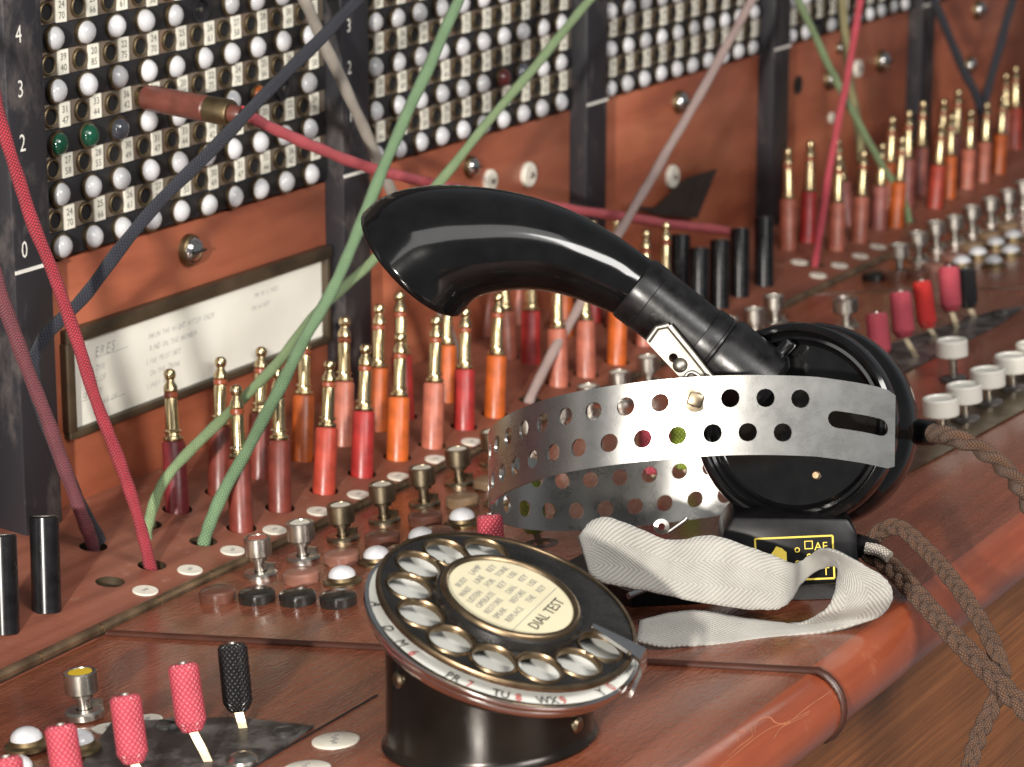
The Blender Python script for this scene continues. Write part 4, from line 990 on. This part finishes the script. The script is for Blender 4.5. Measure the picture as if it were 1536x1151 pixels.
# plan path integrated from the pixel spacing of the holes: (hole index, bearing)
DB0 = .772
ctr = [(1342, 640, .772), (1290, 631, .7695), (1200, 624, .767), (1100, 623, .766), (1000, 629, .7675), (900, 641, .773), (830, 655, .783), (775, 674, .798), (745, 692, .812), (734, 708, .826), (742, 724, .842), (775, 738, .856), (840, 744, .866), (920, 740, .872), (1000, 732, .875), (1075, 722, .873), (1140, 712, .868)]
tl = [(1350, 628), (1290, 572)]
path = spline([atd(*c) for c in ctr], 14)
cum = [0]
for a, b in zip(path, path[1:]): cum.append(cum[-1] + (b - a).length)
LT = cum[-1]
# width direction: roughly upright in view, tilting where the band turns
UPD = (-cd).copy()
def wdir(s):
    f = s / LT
    return (UPD - cf * (.10 - .25 * f)).normalized()
def bandpt(s, v, off=0.0):
    s = max(0, min(LT - 1e-6, s)); i = min(range(len(cum)), key=lambda k: abs(cum[k] - s)) if False else None
    lo, hi = 0, len(cum) - 1
    while hi - lo > 1:
        m2 = (lo + hi) // 2
        if cum[m2] <= s: lo = m2
        else: hi = m2
    t = (s - cum[lo]) / max(1e-9, cum[hi] - cum[lo]); p = path[lo].lerp(path[hi], t)
    return p + wdir(s) * v
print('band length', LT)
mb = MB()
def cell(s0, s1, v0, v1, hole=True, ns=4, nv_=4):
    n = 4
    per = [(s0 + (s1 - s0) * i / n, v0) for i in range(n)] + [(s1, v0 + (v1 - v0) * i / n) for i in range(n)] + [(s1 - (s1 - s0) * i / n, v1) for i in range(n)] + [(s0, v1 - (v1 - v0) * i / n) for i in range(n)]
    cx_, cv_ = (s0 + s1) / 2, (v0 + v1) / 2; N_ = 16
    if hole:
        ci = []
        for (s, v) in per:
            a = math.atan2((v - cv_) / (v1 - v0), (s - cx_) / (s1 - s0)); ci.append((cx_ + HR * math.cos(a), cv_ + HR * math.sin(a)))
        md = [((a[0] * .45 + b[0] * .55), (a[1] * .45 + b[1] * .55)) for a, b in zip(per, ci)]
        mb.add([bandpt(*p) for p in per] + [bandpt(*p) for p in md] + [bandpt(*p) for p in ci], [(k + o_, (k + 1) % N_ + o_, (k + 1) % N_ + N_ + o_, k + N_ + o_) for k in range(N_) for o_ in (0, N_)])
    else:
        vs = []; fs = []
        for i in range(ns + 1):
            for k in range(nv_ + 1): vs.append(bandpt(s0 + (s1 - s0) * i / ns, v0 + (v1 - v0) * k / nv_))
        for i in range(ns):
            for k in range(nv_): fs.append((i * (nv_ + 1) + k, i * (nv_ + 1) + k + 1, (i + 1) * (nv_ + 1) + k + 1, (i + 1) * (nv_ + 1) + k))
        mb.add(vs, fs)
# arc position of the first upper hole (photo x=1203) and of the end block with the slot
def s_at_px(x):
    return min(range(len(path) // 2), key=lambda k: abs(proj(path[k])[0] - x))
sU = cum[s_at_px(1203)]; sEND = sU - PIT / 2
hv = BW / 2
# end block: tongue with slot
SS0, SS1, SV = cum[s_at_px(1333)], cum[s_at_px(1240)], HC / 4
nS = 18; col = []
def endcell():
    # build as strips above and below the slot, plus the ends
    xs = [0.0, SS0] + [SS0 + (SS1 - SS0) * i / 8 for i in range(1, 8)] + [SS1, (SS1 + sEND) / 2, sEND]
    vsx = [-hv, -HC, -HC * .75, -HC * .5, -SV, 0.0, SV, HC * .5, HC * .75, HC, hv]
    def vv_(s, v):
        # rounded corners at the free end
        k = 1.0
        if s < .004: k = .90 + .10 * math.sqrt(max(0, 1 - ((.004 - s) / .004) ** 2))
        return v * k if abs(v) > SV + 1e-6 else v
    for i in range(len(xs) - 1):
        for k in range(len(vsx) - 1):
            if abs(vsx[k]) <= SV and abs(vsx[k + 1]) <= SV and xs[i] >= SS0 - 1e-9 and xs[i + 1] <= SS1 + 1e-9: continue
            q4 = [(xs[i], vsx[k]), (xs[i + 1], vsx[k]), (xs[i + 1], vsx[k + 1]), (xs[i], vsx[k + 1])]
            mb.add([bandpt(s, vv_(s, v) + (-.0012 * (1 - min(1, s / sEND)))) for s, v in q4], [(0, 1, 2, 3)])
    # rounded slot ends
    for sx, sg in ((SS0, 1), (SS1, -1)):
        for vs_ in (-1, 1):
            arc = [(sx + sg * SV * (1 - math.cos(R(a))), vs_ * SV * math.sin(R(a))) for a in (0, 30, 60, 90)]
            poly = [(sx, vs_ * SV)] + arc
            mb.add([bandpt(s, v + (-.0012 * (1 - min(1, s / sEND)))) for s, v in poly], [tuple(range(len(poly)))])
endcell()
nU = int((LT - sEND) / PIT)
for k in range(nU):
    cell(sEND + k * PIT, sEND + (k + 1) * PIT, 0, HC, True)
    cell(sEND + k * PIT, sEND + (k + 1) * PIT, HC, hv, False, 4, 1); cell(sEND + k * PIT, sEND + (k + 1) * PIT, -hv, -HC, False, 4, 1)
    if k == 0:
        cell(sEND, sEND + PIT / 2, -HC, 0, False, 2, 4)
    cell(sEND + (k + .5) * PIT, sEND + (k + 1.5) * PIT, -HC, 0, True) if k < nU - 1 else cell(sEND + (k + .5) * PIT, sEND + (k + 1) * PIT, -HC, 0, False, 2, 4)
band = hbuild(mb, 'headband', 'band_steel', 60)
md = band.modifiers.new('thick', 'SOLIDIFY'); md.thickness = .0007; md.offset = 0
es = band.modifiers.new('edges', 'EDGE_SPLIT'); es.split_angle = R(50)
# square-headed screw through one hole
p = bandpt(sEND + 3.5 * PIT, HC / 2); nrm = (-cf).copy()
mb = MB(); mb.box((0, 0, .0008), (.0040, .0036, .0022), 0, frame(p, nrm, cr + cd * .35), ch=.0005); mb.lathe([(.0034, -.0003), (.0034, .0004), (.002, .0005)], 20, 0, frame(p, nrm)); hbuild(mb, 'square_screw', 'tarnished_nickel')
# nickel latch on the tube
lt_ = [(970, 513), (984, 491), (1003, 487), (1067, 566), (1062, 574), (1030, 577)]
dl = DHN - mm(58)
sub = MB()
outl = [(x, y) for x, y in lt_]
tm = holed([(x, -y) for x, y in outl], [(1010, -537, 7), (1018, -547, 1.0)], lambda x, y, t: atd(x, -y, dl) + cf * t * .001, 1.2, 0, None, 0, 16)
latch = hbuild(tm, 'latch', 'latch_metal', 30)
mb = MB(); mb.tube([atd(x, y, dl - .0006) for x, y in ((1004, 489), (1036, 528), (1066, 566))], .0010, 8); mb.tube([atd(x, y, dl - .0004) for x, y in ((971, 512), (985, 492), (1003, 488))], .0009, 8); hbuild(mb, 'latch_rib', 'latch_metal', 60, head)
mb = MB(); mb.lathe([(.0021, 0), (.0020, .0007), (.0012, .0015), (0, .0018)], 18, 0, frame(atd(1020, 548, dl), -cf)); hbuild(mb, 'rivet', 'latch_metal', 50)
mb = MB(); mb.tube(spline([atd(x, y, dl - .001) for x, y in ((1026, 578), (1030, 562), (1040, 559), (1050, 568), (1054, 580))], 5), .0006, 8); hbuild(mb, 'latch_spring', 'nickel', 60)
# webbing strap
rib = [((868, 806, .776), (884, 862, .772)), ((884, 785, .780), (905, 874, .770)), ((912, 777, .780), (938, 881, .769)), ((958, 793, .776), (982, 889, .768)), ((1008, 811, .772), (1035, 901, .766)), ((1068, 804, .772), (1095, 911, .766)), ((1125, 821, .770), (1145, 915, .764)), ((1165, 836, .768), (1172, 912, .764)), ((1188, 846, .770), (1187, 898, .768)),
       ((1199, 843, .776), (1199, 878, .775)), ((1214, 833, .776), (1222, 858, .777)), ((1231, 824, .772), (1246, 849, .774)), ((1250, 826, .766), (1259, 853, .769)), ((1285, 842, .760), (1256, 876, .763)), ((1318, 860, .757), (1250, 897, .760)), ((1336, 879, .757), (1241, 911, .760)), ((1338, 900, .758), (1229, 922, .761)), ((1320, 924, .762), (1212, 932, .766)), ((1282, 938, .763), (1190, 936, .768)),
       ((1230, 949, .763), (1165, 935, .770)), ((1165, 957, .764), (1130, 930, .770)), ((1100, 965, .762), (1092, 924, .770)), ((1040, 969, .760), (1050, 917, .770)), ((995, 970, .759), (1005, 921, .770)), ((955, 962, .760), (960, 932, .768))]
A_ = spline([atd(*a) for a, b in rib], 5); B_ = spline([atd(*b) for a, b in rib], 5)
mb = MB(); vs = []; uvp = []; nv = 10; L_ = 0; prevc = None
for a, b in zip(A_, B_):
    j_ = (b - a).normalized() * rng.uniform(-.00018, .00018); a = a - j_; b = b + (b - a).normalized() * rng.uniform(-.00018, .00018)
    c = (a + b) / 2
    if prevc is not None: L_ += (c - prevc).length
    prevc = c
    for k in range(nv + 1):
        vs.append(a.lerp(b, k / nv)); uvp.append((L_, k / nv * .021))
fs = []; uv = []
for i in range(len(A_) - 1):
    for k in range(nv):
        f = (i * (nv + 1) + k, i * (nv + 1) + k + 1, (i + 1) * (nv + 1) + k + 1, (i + 1) * (nv + 1) + k); fs.append(f); uv.append([uvp[a] for a in f])
mb.add(vs, fs, 0, None, uv)
st = hbuild(mb, 'webbing_strap', 'webbing', 180)
md = st.modifiers.new('thick', 'SOLIDIFY'); md.thickness = .0010; md.offset = 0
# small buckle wire above the strap
mb = MB(); mb.tube([atd(x, y, .792) for x, y in ((1000, 800), (1028, 780), (1030, 777))], .0007, 8); mb.lathe([(.0022, 0), (.0022, .001), (.001, .0012), (.001, 0)], 16, 0, frame(atd(992, 790, .792), -cf)); hbuild(mb, 'buckle', 'nickel', 60)
# plaited brown cords
def plait(pxd, r, amp, wave, strands, name, taper=False):
    P = spline([atd(*p) for p in pxd], 14); cumL = [0]
    for a, b in zip(P, P[1:]): cumL.append(cumL[-1] + (b - a).length)
    n = len(P); mb = MB(); up = -cf
    for k in range(strands):
        pts = []
        for i, p in enumerate(P):
            T = (P[min(i + 1, n - 1)] - P[max(i - 1, 0)]).normalized(); sx = T.cross(up).normalized(); sz = sx.cross(T)
            ph = 2 * math.pi * (cumL[i] / wave + k / strands)
            if strands == 3: o_ = sx * amp * math.sin(ph) + sz * amp * .55 * math.sin(2 * ph)
            else: o_ = sx * amp * math.cos(ph) + sz * amp * math.sin(ph)
            wob = 1 + .06 * math.sin(cumL[i] * 700 + k)
            pts.append(p + o_ * wob)
        mb.tube(pts, r, 9)
    return hbuild(mb, name, 'cord_brown', 70)
def dense(pxd, k=3):
    out = []
    s_ = spline([V(p) for p in pxd], k)
    return [tuple(p) for p in s_]
plait(dense([(1296, 826, .802), (1330, 846, .796), (1368, 884, .785), (1412, 934, .770), (1462, 988, .758), (1510, 1036, .752), (1560, 1090, .750), (1600, 1160, .750)]), .00125, .0017, .0155, 3, 'plaited_cord')
plait(dense([(1302, 818, .804), (1322, 796, .802), (1350, 792, .798), (1385, 822, .792), (1425, 866, .780), (1464, 922, .768), (1494, 978, .760), (1504, 1020, .756), (1490, 1056, .753), (1472, 1094, .752), (1458, 1135, .752), (1448, 1190, .752)]), .00105, .0014, .0125, 3, 'plaited_cord')
plait(dense([(1398, 650, .815), (1430, 656, .803), (1470, 674, .798), (1512, 708, .790), (1545, 760, .780), (1580, 850, .77)]), .0016, .0012, .016, 2, 'twisted_cord')
mb = MB(); mb.tube([atd(1378, 648, .824), atd(1396, 650, .818), (atd(1406, 651, .814))], [.0040, .0036, .0026], 14); hbuild(mb, 'cord_bush', 'bakelite_satin')
mb = MB(); mb.tube([atd(x, y, d) for x, y, d in ((1398, 650, .8155), (1416, 653, .811), (1440, 660, .8045))], [.0026, .0028, .0024], 12); hbuild(mb, 'whipping', 'cord_brown')
mb = MB(); mb.tube([atd(1284, 818, .803), atd(1312, 826, .800)], [.0034, .0030], 12); hbuild(mb, 'cord_bush', 'bakelite_satin')
mb = MB(); mb.tube(spline([atd(1298, 822, .796), atd(1318, 826, .795), atd(1334, 836, .793)], 6), [.0017] * 13, 10); hbuild(mb, 'whipping', 'cord_silver')
print('lamps', nl, 'jacks', nj)
